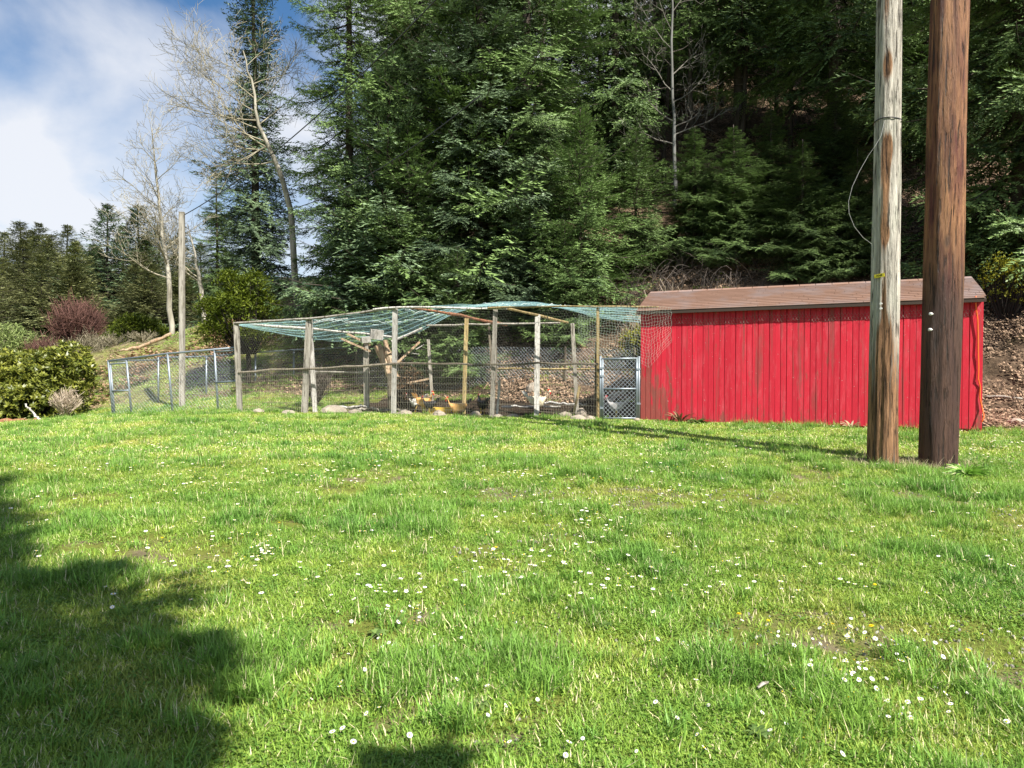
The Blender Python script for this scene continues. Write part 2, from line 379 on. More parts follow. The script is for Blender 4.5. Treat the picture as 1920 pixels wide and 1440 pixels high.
def shed_red():
    g = G('worn_red_paint'); p = g.pos('world')
    sp = g.N.new('ShaderNodeSeparateXYZ'); g.L.new(p, sp.inputs[0])
    st = g.map(p, (8, 8, 1.6)); n = g.noise(st, 1.5, 9, 0.75); fine = g.noise(g.map(p, (30, 30, 2.5)), 3, 5, 0.7)
    red = g.mix(fine, (0.42, 0.010, 0.022), (0.64, 0.028, 0.055))
    red = g.hsv(red, 0.5, 1.0, g.math('ADD', g.math('MULTIPLY', g.rand(), 0.22), 0.86))
    faded = (0.58, 0.10, 0.12)
    c = g.mix(g.ramp(g.noise(g.map(p, (8, 8, 1.2)), 1.5, 7, 0.75), [(0.50, 0.0), (0.70, 0.55)]), red, faded)
    # bare grey-brown wood where paint has worn off: streaks and the foot of the boards
    foot = g.math('MULTIPLY', g.math('SUBTRACT', 0.78, sp.outputs[2]), 0.36, clamp=True)
    left = g.math('MULTIPLY', g.math('SUBTRACT', 3.45, sp.outputs[0]), 0.42, clamp=True)
    low = g.math('MULTIPLY', g.math('SUBTRACT', 1.9, sp.outputs[2]), 1.2, clamp=True)
    wear = g.math('ADD', g.math('ADD', n, foot), g.math('MULTIPLY', g.math('MULTIPLY', left, low), 0.75))
    c = g.mix(g.ramp(wear, [(0.59, 0.0), (0.68, 0.7)]), c, g.mix(fine, (0.09, 0.035, 0.022), (0.26, 0.13, 0.09)))
    streak = g.ramp(g.noise(g.map(p, (11, 11, 0.45), (4, 2, 0)), 1.0, 6, 0.6), [(0.56, 0.0), (0.66, 0.62)])
    c = g.mix(streak, c, (0.16, 0.07, 0.055))
    specks = g.ramp(g.noise(p, 38, 2, 0.5), [(0.73, 0.0), (0.76, 0.8)])
    c = g.mix(specks, c, (0.6, 0.42, 0.38))
    return g.pbr(c, 0.75, 0.25, normal=g.bump(fine, 0.3, 0.006))
M['shed_red'] = shed_red()
def shingle_mat():
    g = G('brown_asphalt_shingle'); p = g.pos('object')
    f = g.noise(p, 120, 4, 0.7); n = g.noise(p, 1.5, 4, 0.6)
    v = g.vor(g.map(p, (3.0, 9, 0.01)), 1.0); hs = g.N.new('ShaderNodeSeparateColor'); g.L.new(v, hs.inputs[0])
    c = g.mix(f, (0.13, 0.075, 0.055), (0.29, 0.18, 0.13))
    c = g.mix(g.ramp(n, [(0.45, 0.0), (0.7, 0.7)]), c, (0.22, 0.19, 0.19))
    c = g.hsv(c, 0.5, 1.0, g.math('ADD', g.math('MULTIPLY', g.attr('tint'), 0.5), 0.78))
    return g.pbr(c, 0.95, 0.15, normal=g.bump(f, 0.4, 0.005))
M['shingle'] = shingle_mat()
M['fascia'] = plain('dark_fascia', (0.045, 0.03, 0.022), 0.9)

def pole_grey():
    g = G('weathered_pole_wood'); p = g.pos('object')
    fine = g.noise(g.map(p, (11, 11, 0.45)), 2.2, 8, 0.7); big = g.noise(g.map(p, (3, 3, 0.8)), 2, 4)
    c = g.mix(g.ramp(fine, [(0.36, 0.0), (0.62, 1.0)]), (0.20, 0.18, 0.15), (0.60, 0.56, 0.48))
    c = g.mix(g.ramp(big, [(0.5, 0.0), (0.7, 0.35)]), c, (0.26, 0.29, 0.22))
    r = g.math('ADD', g.attr('rot'), g.math('MULTIPLY', g.math('SUBTRACT', fine, 0.5), 1.3))
    rot = g.mix(g.ramp(fine, [(0.38, 0.0), (0.62, 1.0)]), (0.035, 0.018, 0.010), (0.36, 0.20, 0.105))
    c = g.mix(g.ramp(r, [(0.35, 0.0), (0.62, 1.0)]), c, rot)
    ck = g.ramp(g.noise(g.map(p, (9, 9, 0.55)), 4.2, 4, 0.6, 0.3), [(0.36, 1.0), (0.43, 0.0)])
    gr = g.noise(g.map(p, (22, 22, 2.2)), 2.0, 6, 0.75)
    kn = g.ramp(g.vor(g.map(p, (3.2, 3.2, 1.3)), 1.0, 'F1', 'Distance'), [(0.05, 1.0), (0.13, 0.0)])
    c = g.mix(g.math('MULTIPLY', ck, 0.85), c, (0.03, 0.022, 0.016))
    c = g.mix(g.math('MULTIPLY', kn, 0.75), c, (0.05, 0.03, 0.02))
    c = g.hsv(c, 0.5, 1.0, g.math('ADD', g.math('MULTIPLY', gr, 1.5), 0.25))
    return g.pbr(c, 0.9, 0.2, normal=g.bump(g.math('SUBTRACT', g.math('ADD', fine, gr), ck), 1.0, 0.02))
def pole_brown():
    g = G('creosoted_pole_wood'); p = g.pos('object')
    fine = g.noise(g.map(p, (10, 10, 0.5)), 2.2, 8, 0.7); big = g.noise(g.map(p, (3.2, 3.2, 0.45)), 2, 5, 0.6)
    c = g.mix(g.ramp(fine, [(0.35, 0.0), (0.66, 1.0)]), (0.10, 0.040, 0.018), (0.42, 0.21, 0.095))
    c = g.mix(g.ramp(big, [(0.46, 0.0), (0.64, 0.9)]), c, (0.075, 0.016, 0.014))
    r = g.math('ADD', g.attr('rot'), g.math('MULTIPLY', g.math('SUBTRACT', fine, 0.5), 0.9))
    c = g.mix(g.ramp(r, [(0.3, 0.0), (0.75, 0.92)]), c, g.mix(fine, (0.015, 0.010, 0.009), (0.11, 0.06, 0.045)))
    ck = g.ramp(g.noise(g.map(p, (9, 9, 0.55)), 4.2, 4, 0.6, 0.3), [(0.36, 1.0), (0.43, 0.0)])
    gr = g.noise(g.map(p, (22, 22, 2.2)), 2.0, 6, 0.75)
    kn = g.ramp(g.vor(g.map(p, (3.2, 3.2, 1.3)), 1.0, 'F1', 'Distance'), [(0.05, 1.0), (0.13, 0.0)])
    c = g.mix(g.math('MULTIPLY', ck, 0.85), c, (0.03, 0.022, 0.016))
    c = g.mix(g.math('MULTIPLY', kn, 0.75), c, (0.05, 0.03, 0.02))
    c = g.hsv(c, 0.5, 1.0, g.math('ADD', g.math('MULTIPLY', gr, 1.5), 0.25))
    return g.pbr(c, 0.6, 0.35, normal=g.bump(g.math('SUBTRACT', g.math('ADD', fine, gr), ck), 1.0, 0.02))
M['pole_grey'] = pole_grey(); M['pole_brown'] = pole_brown()

# ------------------------------------------------------------------ terrain
P0 = np.array((2.57, 15.0)); UU = np.array((-0.948, 0.318)); NN = np.array((0.318, 0.948))
def st(x, y):
    dx = np.asarray(x, float) - P0[0]; dy = np.asarray(y, float) - P0[1]
    return dx * NN[0] + dy * NN[1], dx * UU[0] + dy * UU[1]      # s behind the fence line, t along it to the left
def sstep(a, b, v):
    k = np.clip((v - a) / (b - a), 0, 1); return k * k * (3 - 2 * k)
def ground(x, y):
    x = np.asarray(x, float); y = np.asarray(y, float)
    base = np.interp(y, [-30, -5, 3, 9, 15, 19, 60], [-1.0, -.25, 0, .32, .43, .48, .2])
    base = base - np.clip(-7 - x, 0, 20) * 0.07
    s, t = st(x, y)
    s0 = np.interp(t, [-12, -2, 3, 7, 12, 20], [1.6, 2.7, 2.6, 4.0, 3.2, 3.0])
    k = np.interp(t, [-12, 4, 8, 14, 20], [.72, .76, .72, .50, .44])
    h = np.maximum(0, s - s0) * k + 0.10 * np.clip(s - 0.6, 0, 3)
    h = h + (0.5 - np.clip(np.abs(s - s0 - .1), 0, .5)) * 0.1
    cap = np.interp(t, [-60, -20, 0, 6, 10, 14, 17.8, 20.4, 22, 23.3, 25, 28], [50, 40, 30, 15, 9.0, 5.6, 3.7, 2.9, 2.2, 1.2, 0.25, 0])
    cap = cap - np.clip(s - 10, 0, 30) * 0.10 * sstep(13, 18, t); cap = np.maximum(cap, 0)
    hh = np.minimum(h, cap); hh = np.where(np.abs(h - cap) < .6, hh - (0.6 - np.abs(h - cap)) ** 2 / 2.4, hh); hh = np.maximum(hh, 0)
    rough = sstep(0.3, 3.0, hh)
    z = base + hh + rough * ((fbm(x * .5, y * .5, 3) - .47) * 0.9 + (fbm(x * 1.7, y * 1.7, 9, 3) - .44) * 0.3)
    z = z + 2.4 * sstep(5, 11, s) * sstep(20.5, 25, t) * (1 - sstep(38, 46, t)) * (1 - sstep(26, 34, s))
    z = z + (1 - rough) * ((fbm(x * .8, y * .8, 5) - .47) * 0.07 + (fbm(x * 4, y * 4, 2, 2) - .37) * 0.02)
    far = sstep(38, 140, y) * sstep(-4, -20, x) * 14 + sstep(140, 500, y) * 45
    return z + far
def gz(x, y): return float(ground(x, y))
def G3(px, d, lift=0.0):
    x = (px - 960) / F * d
    return Vector((x, d, gz(x, d) + lift))

def axis_pts(lo, hi, step, farlo, farhi):
    a = list(np.arange(lo, hi + 1e-6, step)); v = step
    b = []; p = a[-1]
    while p < farhi: v *= 1.16; p += v; b.append(p)
    c = []; p = a[0]; v = step
    while p > farlo: v *= 1.16; p -= v; c.append(p)
    return np.array(c[::-1] + a + b)
gx = axis_pts(-19, 17, 0.22, -700, 700); gy = axis_pts(-3, 44, 0.24, -60, 1400)
XX, YY = np.meshgrid(gx, gy); ZZ = ground(XX, YY)
S_, T_ = st(XX, YY)
Vg = np.stack([XX, YY, ZZ], -1).reshape(-1, 3)
ny, nx = XX.shape
idx = np.arange(ny * nx).reshape(ny, nx)
quads = np.stack([idx[:-1, :-1], idx[:-1, 1:], idx[1:, 1:], idx[1:, :-1]], -1).reshape(-1, 4)
sc_ = (S_[:-1, :-1] + S_[1:, 1:]).ravel() / 2; tc_ = (T_[:-1, :-1] + T_[1:, 1:]).ravel() / 2
yc = (YY[:-1, :-1] + YY[1:, 1:]).ravel() / 2; xc = (XX[:-1, :-1] + XX[1:, 1:]).ravel() / 2
is_pen = (sc_ > 0.15) & (sc_ < 2.6) & (tc_ > -6.4) & (tc_ < 7.0)
is_hill = (~is_pen) & ((sc_ > 2.3) & (tc_ < 25) | (sc_ > 0.4) & (tc_ < -6.0)) | (yc > 36)
def ground_part(name, mask, mat):
    q = quads[mask]; used, inv = np.unique(q, return_inverse=True)
    return tag(MB().add(Vg[used], inv.reshape(-1, 4)).build(name, mat, smooth=True), kind='structure')
ground_part('lawn', ~is_pen & ~is_hill, M['lawn'])
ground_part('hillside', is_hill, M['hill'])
ground_part('pen_ground', is_pen, M['penfloor'])

# ------------------------------------------------------------------ conifers
def leaf_quads(base, dirv, nrm, Ls, Ws):
    """pointed leaf-like quads; arrays (n,3),(n,3),(n,3),(n,),(n,)"""
    side = np.cross(dirv, nrm); side /= np.linalg.norm(side, axis=1)[:, None] + 1e-9
    a = base; c = base + dirv * Ls[:, None]
    m = base + dirv * (Ls * 0.45)[:, None]
    b = m + side * (Ws / 2)[:, None]; d = m - side * (Ws / 2)[:, None]
    v = np.stack([a, b, c, d], 1).reshape(-1, 3)
    q = np.arange(len(base))[:, None] * 4 + np.arange(4)[None]
    return v, q

def frond(Lb, r, el=0.11, dens=1.0, droop=0.12, hang=0.2):
    """one needle-clad branch along +X, tips turned up; returns base, dir, normal, length, width, tint, and its wood line"""
    def curve(u): return np.stack([u * Lb, 0 * u, -droop * Lb * np.sin(u * 2.4) + 0.10 * Lb * u ** 3], -1)
    n = max(5, int(Lb / (0.115 / dens)))
    u = (np.arange(n) + r.random(n)) / n; u = 0.12 + 0.88 * u
    B, D, NR, LL, WW, TT = [], [], [], [], [], []
    for sgn in (-1, 1):
        keep = r.random(n) < 0.93
        uu = u[keep]; p = curve(uu)
        sl = Lb * 0.40 * (1 - uu) ** 0.75 * (0.6 + 0.6 * r.random(len(uu))) * np.minimum(1, uu * 3.5 + .25) + 0.09
        ang = R(52) + (r.random(len(uu)) - .5) * 0.5
        sd_ = np.stack([np.cos(ang), sgn * np.sin(ang), (r.random(len(uu)) - .60) * (hang * 2 + .25)], -1)
        sd_ /= np.linalg.norm(sd_, axis=1)[:, None]
        for p_, d_, l_ in zip(p, sd_, sl):
            m = max(3, int(l_ / (0.030 / dens)))
            w_ = (np.arange(m) + .3) / m
            q = p_ + d_[None] * (w_ * l_)[:, None]; q[:, 2] -= hang * 0.35 * l_ * w_ ** 2
            lat = np.cross(d_, (0, 0, 1.0))
            sg2 = np.where(np.arange(m) % 2 == 0, 1, -1) * (0.65 + 0.5 * r.random(m))
            dd = d_[None] + lat[None] * sg2[:, None] + np.stack([(r.random(m) - .5) * .5, (r.random(m) - .5) * .5, (r.random(m) - .42) * 1.0], -1)
            dd[-1] = d_
            dd /= np.linalg.norm(dd, axis=1)[:, None]
            B.append(q); D.append(dd)
            nr = np.stack([(r.random(m) - .5) * 1.4 + .55, (r.random(m) - .5) * 1.4, np.ones(m)], -1); NR.append(nr)
            LL.append(el * (0.75 + 0.6 * r.random(m)) * (1.1 - .4 * w_)); WW.append(np.full(m, el * 0.27))
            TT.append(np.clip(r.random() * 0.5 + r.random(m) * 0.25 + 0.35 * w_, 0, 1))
    return [np.concatenate(a) for a in (B, D, NR, LL, WW, TT)], curve(np.linspace(0, 1, 5))

FR = {}
def get_fronds(el, dens, droop, hang, seed):
    key = (el, dens, droop, hang)
    if key not in FR:
        r = np.random.default_rng(seed); FR[key] = []
        for Lb in (0.5, 0.9, 1.5, 2.2, 3.0, 4.0):
            FR[key].append((Lb, [frond(Lb, r, el, dens, droop, hang) for _ in range(3)]))
    return FR[key]

def conifer_mesh(name, H, Rm, base, r, step=0.34, per=6, el=0.11, dens=1.0, droop=0.12, hang=0.2, shape=0.85, tilt0=-8, tilt1=35, gap=0.06, wob=0.25):
    fr = get_fronds(el, dens, droop, hang, 11)
    mb = MB(); wd = MB()
    nt_ = 14; zt = np.linspace(-0.3, H, nt_)
    tx = np.cumsum((r.random(nt_) - .5) * 0.06 * H / 14); ty = np.cumsum((r.random(nt_) - .5) * 0.06 * H / 14)
    rt = 0.012 * H * (1 - zt / H * 0.96) + .012
    wd.tube(np.stack([tx, ty, zt], -1), rt, 9)
    z = base; lob = r.random(7) * 6.28
    while z < H * 0.985:
        k = (z - base) / (H - base)
        env = Rm * ((1 - k) ** shape) * min(1, 0.55 + k * 5) + 0.12
        nb = max(3, int(round(per * (0.6 + 0.55 * (1 - k)) + r.random())))
        a0 = r.random() * 6.28
        for j in range(nb):
            if r.random() < gap: continue
            az = a0 + j * 6.283 / nb + (r.random() - .5) * 0.6
            Lb = env * (0.50 + 0.72 * r.random()) * (1 + wob * math.sin(az * 2 + lob[0] + z * .9) * math.sin(z * 1.7 + lob[1]))
            Lb = max(0.22, Lb)
            tl = R(tilt0 + (tilt1 - tilt0) * k ** 1.3 + (r.random() - .5) * 9)
            c = min(fr, key=lambda f: abs(f[0] - Lb)); (B, D, NR, LL, WW, TT), wl = c[1][r.integers(3)]
            scl = Lb / c[0]; el_s = 0.5 + 0.5 * scl
            ca, sa, ct, st_ = math.cos(az), math.sin(az), math.cos(tl), math.sin(tl)
            Rt = np.array([[ca * ct, -sa, -ca * st_], [sa * ct, ca, -sa * st_], [st_, 0, ct]])
            zj = z + (r.random() - .5) * step * .55
            o = np.array((np.interp(zj, zt, tx), np.interp(zj, zt, ty), zj))
            v, q = leaf_quads(B @ Rt.T * scl + o, D @ Rt.T, NR @ Rt.T, LL * el_s, WW * el_s)
            tt = np.clip(TT + (r.random() - .5) * .6, 0, 1)
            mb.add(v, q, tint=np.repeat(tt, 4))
            wd.tube(wl @ Rt.T * scl + o, np.linspace(0.010 + 0.007 * Lb, 0.004, 5), 3, cap=False)
        z += step * (0.55 + 0.6 * (1 - k)) * (0.8 + .4 * r.random())
    return mb, wd

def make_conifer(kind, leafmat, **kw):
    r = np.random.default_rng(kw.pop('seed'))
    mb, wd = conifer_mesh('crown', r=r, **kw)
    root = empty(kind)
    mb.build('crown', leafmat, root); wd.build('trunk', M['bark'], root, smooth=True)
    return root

proto = {}
proto['a'] = make_conifer('spruce_tree', M['conifer'], seed=1, H=19, Rm=3.6, base=0.4, step=.58, per=9, tilt0=-20, tilt1=26, droop=.14, el=.13, hang=.35)
proto['b'] = make_conifer('spruce_tree', M['conifer_blue'], seed=2, H=17, Rm=3.2, base=1.6, step=.54, per=9, tilt0=-18, tilt1=28, droop=.10, gap=.12, el=.125, hang=.3)
proto['c'] = make_conifer('hemlock_tree', M['conifer'], seed=3, H=20, Rm=4.8, base=.8, step=.46, per=7, droop=.20, hang=.6, gap=.12, tilt0=-18, tilt1=18, el=.14)
proto['d'] = make_conifer('fir_tree', M['conifer_bright'], seed=4, H=6.2, Rm=2.4, base=0.3, step=.26, per=8, droop=.08, el=.115, hang=.3, shape=.75)
proto['e'] = make_conifer('hemlock_tree', M['conifer'], seed=13, H=20, Rm=4.6, base=3.8, step=.56, per=7, droop=.20, hang=.6, gap=.14, tilt0=-12, tilt1=20, el=.13)
proto['q'] = make_conifer('spruce_tree', M['conifer_blue'], seed=17, H=25, Rm=3.7, base=.8, step=.48, per=9, el=.22, dens=.58, droop=.14, hang=.45, tilt0=-18, tilt1=25, shape=.9, gap=.05, wob=.4)
used = set()
def place_tree(k, px, d, scale=1.0, rz=0.0, label='', group='conifers on the slope behind the pen and shed', mat=None, sxy=1.0, name=None, loc=None):
    if k in used: o = copy_tree(proto[k])
    else: o = proto[k]; used.add(k)
    o.name = name or proto[k].name.split('.')[0]
    if mat is not None:
        for ch in o.children:
            if ch.name.startswith('crown'):
                ch.material_slots[0].link = 'OBJECT'; ch.material_slots[0].material = mat
    o.location = loc if loc is not None else G3(px, d, -0.1)
    o.rotation_euler = (0, 0, rz); o.scale = (scale * sxy, scale * sxy, scale)
    tag(o, label, 'tree', group)
    return o
place_tree('a', 655, 24.3, 1.0, 0.4, 'wide green spruce left of the slope, low boughs over the left half of the pen', sxy=.74)
place_tree('b', 905, 22.9, 1.0, 0.2, 'bluish spruce with a bare pale lower trunk behind the middle of the pen')
place_tree('e', 1560, 24.5, 1.0, 1.0, 'dark drooping hemlock whose boughs hang above the shed roof, left of the grey pole')
place_tree('d', 1085, 20.9, .95, 0.0, 'short bright fir standing low and sunlit just left of the shed roof')
place_tree('a', 790, 24.8, 1.15, 2.1, 'tall spruce rising out of the frame between the widest spruce and the bluish one', sxy=.9)
place_tree('b', 985, 23.6, 1.08, 2.6, 'spruce with open lower trunk close behind the short bright fir', mat=M['conifer'])
place_tree('a', 1155, 27, .95, 3.6, 'spruce directly left of the bare grey alder above the shed end', sxy=.8, mat=M['conifer_bright'])
place_tree('c', 1905, 18.6, 0.95, 2.4, 'drooping hemlock at the right edge of the photo behind the shed corner')
place_tree('e', 1385, 27.5, 1.0, 3.9, 'shaded hemlock high on the slope right of the bare grey alder')
place_tree('b', 930, 31, 1.3, 4.4, 'tallest bluish spruce standing behind the open trunked pair')
place_tree('a', 745, 32, 1.15, 5.0, 'spruce half hidden behind the widest spruce', sxy=.8)
place_tree('a', 1060, 34, 1.1, 1.2, 'spruce far up the slope above the short bright fir', sxy=.9)
place_tree('a', 1235, 34, 1.15, 4.0, 'spruce far up the slope directly behind the bare grey alder', sxy=.9)
place_tree('c', 1725, 25.0, 0.95, 5.2, 'hemlock showing between and behind the two utility poles')
place_tree('a', 1330, 37, 1.1, 0.9, 'spruce far up the slope behind the bare grey alder', sxy=.85)
place_tree('e', 1620, 36, 1.05, 0.1, 'hemlock high on the slope above the brown leafy bank')
place_tree('c', 1850, 29, 1.1, 4.6, 'hemlock high on the slope right of the brown utility pole')
place_tree('a', 1500, 41, 1.2, 2.2, 'spruce on the skyline of the slope above the shed middle', sxy=.9)
place_tree('q', 482, 41, 1.0, 0.7, 'tall lone spruce standing against the sky left of the dense slope')
place_tree('a', 408, 33, 0.42, 0.7, 'small dark spruce behind the golden green yew', sxy=1.05)
proto['s'] = make_conifer('spruce_tree', M['conifer'], seed=9, H=16.6, Rm=1.55, base=4.0, step=1.45, per=13, droop=.10, gap=.12, el=.40, dens=.9, hang=.35, shape=.42)
place_tree('s', 0, 0, 1.0, 0.3, 'tall spruce standing out of view, its shade on the near lawn', 'spruces near the lawn', loc=(1.9, -3.15, -0.2))
for px, d, k_, rz, lb in [(1375, 21.6, .20, 1.0, 'low young hemlock on the dark bank above the left half of the shed roof'), (1500, 20.4, .19, 2.0, 'low young hemlock just behind the middle of the shed roof'), (1445, 22.6, .20, .6, 'young hemlock on the brown bank, second right of the bare grey alder'), (1560, 23.2, .20, 4.1, 'young hemlock highest on the brown bank left of the grey pole'), (1600, 20.2, .17, 3.1, 'young hemlock behind the shed roof touching the grey pole'), (1300, 22.6, .20, 5.0, 'small young hemlock right of the foot of the bare grey alder')]:
    place_tree('c', px, d, k_, rz, lb, 'young hemlocks behind the shed', sxy=2.0)
for px, d, k_, rz, lb in [(1060, 19.9, .55, 1.9, 'low fir boughs just behind the highest part of the teal netting'), (860, 20.6, .6, 2.9, 'low fir just behind the netting above the tan post'), (770, 22.2, 1.15, 2.4, 'young fir behind the stretch of pen with the driftwood'), (730, 23.0, 1.5, .9, 'pointed fir of middle height in front of the widest spruce'), (870, 23.4, 1.75, 5.1, 'pointed fir of middle height above the middle of the pen'), (1000, 21.4, .8, 3.3, 'small fir touching the short bright fir on its left'), (1190, 22.4, .7, 4.3, 'small shaded fir right of the short bright fir')]:
    place_tree('d', px, d, k_, rz, lb, 'young firs behind the pen', mat=M['conifer_blue' if px in (730, 1000) else 'conifer'])
# far conifers beyond the slope, at the left
def far_proto(seed, H, Rm, mat, name='far_conifer'):
    r = np.random.default_rng(seed)
    mb, wd = conifer_mesh('crown', H=H, Rm=Rm * 1.8, base=0.6, r=r, step=.50, per=8, el=.30, dens=.33, droop=.1, hang=.4, gap=.05, wob=.35, shape=1.0)
    root = empty(name); mb.build('crown', mat, root); wd.build('trunk', M['bark'], root); return root
fps = [far_proto(31, 16, 3.2, M['far_conifer']), far_proto(32, 15, 2.7, M['far_conifer']), far_proto(33, 17, 3.6, M['far_conifer'])]
far_list = []
rr = np.random.default_rng(5)
top_line = lambda px: np.interp(px, [-80, 0, 40, 80, 110, 130, 165, 185, 205, 230, 262, 290, 330, 420], [430, 438, 428, 414, 432, 422, 455, 430, 385, 430, 385, 425, 440, 430])
for px, d, py in [(42, 84, 412), (78, 80, 418), (128, 78, 420), (12, 88, 432), (-20, 86, 430), (60, 95, 430), (100, 92, 438), (150, 86, 452), (205, 62, 380), (262, 66, 382), (235, 78, 425), (300, 76, 420), (180, 74, 455), (340, 84, 428)]:
    far_list.append((px, d, py))
for i in range(52):
    px = rr.uniform(-60, 430); d = rr.uniform(55, 78)
    far_list.append((px, d, top_line(px) + rr.uniform(18, 120)))
for i, (px, d, py) in enumerate(far_list):
    p = fps[i % 3]; o = p if i < 3 else copy_tree(p)
    g0 = G3(px, d, -.3); top = P(px, py, d).z; hgt = max(3.0, top - g0.z); hp = (16, 15, 17)[i % 3]
    o.location = g0; k = hgt / hp; kk = max(k * 1.6, .6)
    if (px, d) == (205, 62) : kk = k * 1.5
    o.scale = (kk, kk, k); o.rotation_euler = (0, 0, rr.uniform(0, 6.28))
    if px == 205: tag(o, 'dark pointed conifer standing clear of the distant woods left of the bare alder', 'tree', 'conifers of the distant woods')
    elif px == 262: tag(o, 'dark narrow conifer just behind the bare alder in the distance', 'tree', 'conifers of the distant woods')
    else: tag(o, 'conifer in the distant woods across the valley', 'tree', 'conifers of the distant woods')
    if px in (205, 262):
        for ch in o.children:
            if ch.name.startswith('crown'): ch.material_slots[0].link = 'OBJECT'; ch.material_slots[0].material = M['conifer_blue']

# ------------------------------------------------------------------ bare trees
def bare_tree(name, start, pts, r0, seed, barkm, twigm, limbs, depth=3, up=0.35, spread=1.0, rmin=0.006, twl=1.0):
    """trunk through pts (local), limbs: (u along trunk, azimuth deg, elevation deg, length)"""
    r = np.random.default_rng(seed)
    root = empty(name, start); tr = MB(); br = MB()
    pts = np.array([tuple(p) for p in pts], float)
    n = 16; u = np.linspace(0, 1, n); cu = np.linspace(0, 1, len(pts))
    tp = np.stack([np.interp(u, cu, pts[:, i]) for i in range(3)], -1)
    tp[1:-1] += (r.random((n - 2, 3)) - .5) * 0.10
    tr.tube(tp, r0 * (1 - u * .88), 9)
    def grow(p, d, L, rad, lev):
        m = max(3, int(3 + L * 1.3)); q = [np.array(p)]; dd = np.array(d, float)
        for i in range(m):
            dd = dd + (r.random(3) - .5) * 0.42 + np.array((0, 0, up * .16)); dd /= np.linalg.norm(dd)
            q.append(q[-1] + dd * L / m)
        q = np.array(q); rads = np.linspace(rad, max(rmin * .6, rad * .3), m + 1)
        br.tube(q, rads, 5 if lev == 0 else 3, tint=r.random(), cap=False)
        if lev >= depth: return
        nb = int((5 if lev == 0 else 4) * min(1.6, .5 + L * .45) * twl)
        for k in range(nb):
            f = 0.18 + 0.8 * (k + r.random()) / nb; i = min(m - 1, int(f * m)); pp = q[i] + (q[i + 1] - q[i]) * (f * m - i)
            ax = q[i + 1] - q[i]; ax /= np.linalg.norm(ax)
            side = np.cross(ax, r.random(3) - .5); side /= np.linalg.norm(side) + 1e-9
            nd = ax * 0.75 + side * 0.75 * spread; nd[2] += .1
            grow(pp, nd / np.linalg.norm(nd), L * (0.28 + 0.28 * r.random()) + .1, max(rmin, rad * .45), lev + 1)
    for (f, az, elv, Ln) in limbs:
        i = min(n - 2, int(f * (n - 1))); p = tp[i] + (tp[i + 1] - tp[i]) * (f * (n - 1) - i)
        a = R(az); e = R(elv)
        grow(p, (math.cos(a) * math.cos(e), math.sin(a) * math.cos(e), math.sin(e)), Ln, r0 * (1 - f * .88) * .32 + .006, 0)
    tr.build('trunk', barkm, root, smooth=True); br.build('branches', twigm, root)['kind'] = 'stuff'
    return root
def rel(base, *pp): return [tuple(P(px, py, d) - base) if py is not None else (0, 0, -.2) for px, py, d in pp]
rl = np.random.default_rng(77)
def ring(n, f0, f1, L0, L1, e0=10, e1=50, az0=0, az1=360):
    return [(f0 + (f1 - f0) * (i + rl.random()) / n, rl.uniform(az0, az1), rl.uniform(e0, e1), L0 + (L1 - L0) * (i / n) * (0.7 + .5 * rl.random())) for i in range(n)]
b = G3(323, 29.5)
tag(bare_tree('bare_alder', b, rel(b, (323, None, 0), (316, 520, 29.5), (303, 430, 29.5), (292, 330, 29.5), (285, 240, 29.5)), .115, 4, M['alder'], M['twig'], ring(20, .22, .97, 2.3, 1.2, 10, 50), depth=3),
    'slim bare alder with pale trunk on the slope, left of the thin grey post', 'tree', 'bare deciduous trees')
b = G3(385, 30.5)
tag(bare_tree('bare_alder', b, rel(b, (385, None, 0), (376, 540, 30.5), (366, 490, 30.4), (352, 420, 30.2)), .12, 14, M['alder'], M['twig'], ring(9, .35, .97, 2.2, 1.6, 5, 45, 120, 240), depth=3),
    'short leaning pale alder just right of the thin grey post', 'tree', 'bare deciduous trees')
b = G3(560, 28.2)
tag(bare_tree('bare_alder', b, rel(b, (560, None, 0), (545, 400, 28), (520, 310, 27.6), (487, 235, 27.4), (470, 150, 27.2), (456, 95, 27)), .13, 24, M['alder'], M['twig'],
    [(.58, 180, 18, 3.4), (.66, 175, 30, 3.4), (.52, 190, 8, 3.2), (.46, 178, 2, 3.0), (.72, 185, 35, 2.6), (.62, 200, -4, 2.8), (.42, 182, -14, 2.8), (.50, 170, -20, 2.4), (.78, 30, 40, 2.0), (.7, 340, 30, 2.2), (.85, 160, 40, 1.7), (.9, 20, 50, 1.5), (.8, 210, 20, 2.2), (.6, 20, 30, 2.0), (.48, 185, 20, 3.4)], depth=3, twl=1.15),
    'large leaning bare tree with pale lichened limbs reaching left of the widest spruce', 'tree', 'bare deciduous trees')
b = G3(1268, 25)
tag(bare_tree('bare_alder', b, rel(b, (1268, None, 0), (1262, 300, 25), (1262, 160, 25), (1258, -60, 25), (1256, -160, 25)), .08, 34, M['alder_grey'], M['twig_grey'],
    [(.30, 185, 12, 1.6), (.33, 10, 8, 1.9), (.38, 170, 30, 1.7), (.36, 30, 30, 1.8), (.48, 160, 40, 1.8), (.52, 20, 40, 1.7), (.58, 180, 48, 2.2), (.62, 200, 50, 2.3), (.66, 10, 55, 1.8), (.7, 170, 55, 2.0), (.76, 190, 55, 1.8), (.8, 0, 50, 1.6), (.45, 0, 15, 1.6), (.85, 180, 50, 1.6)], depth=3),
    'bare grey alder with upswept branches against the dark slope left of the shed middle', 'tree', 'bare deciduous trees')
b = G3(770, 25)
tag(bare_tree('bare_alder', b, rel(b, (770, None, 0), (775, 300, 25), (790, 140, 24.6), (800, -40, 24)), .07, 44, M['alder'], M['twig'], ring(12, .45, .97, 2.0, 1.3, 30, 65), depth=2),
    'slender bare sapling with pale twigs between the widest spruce and its tall neighbour', 'tree', 'bare deciduous trees')
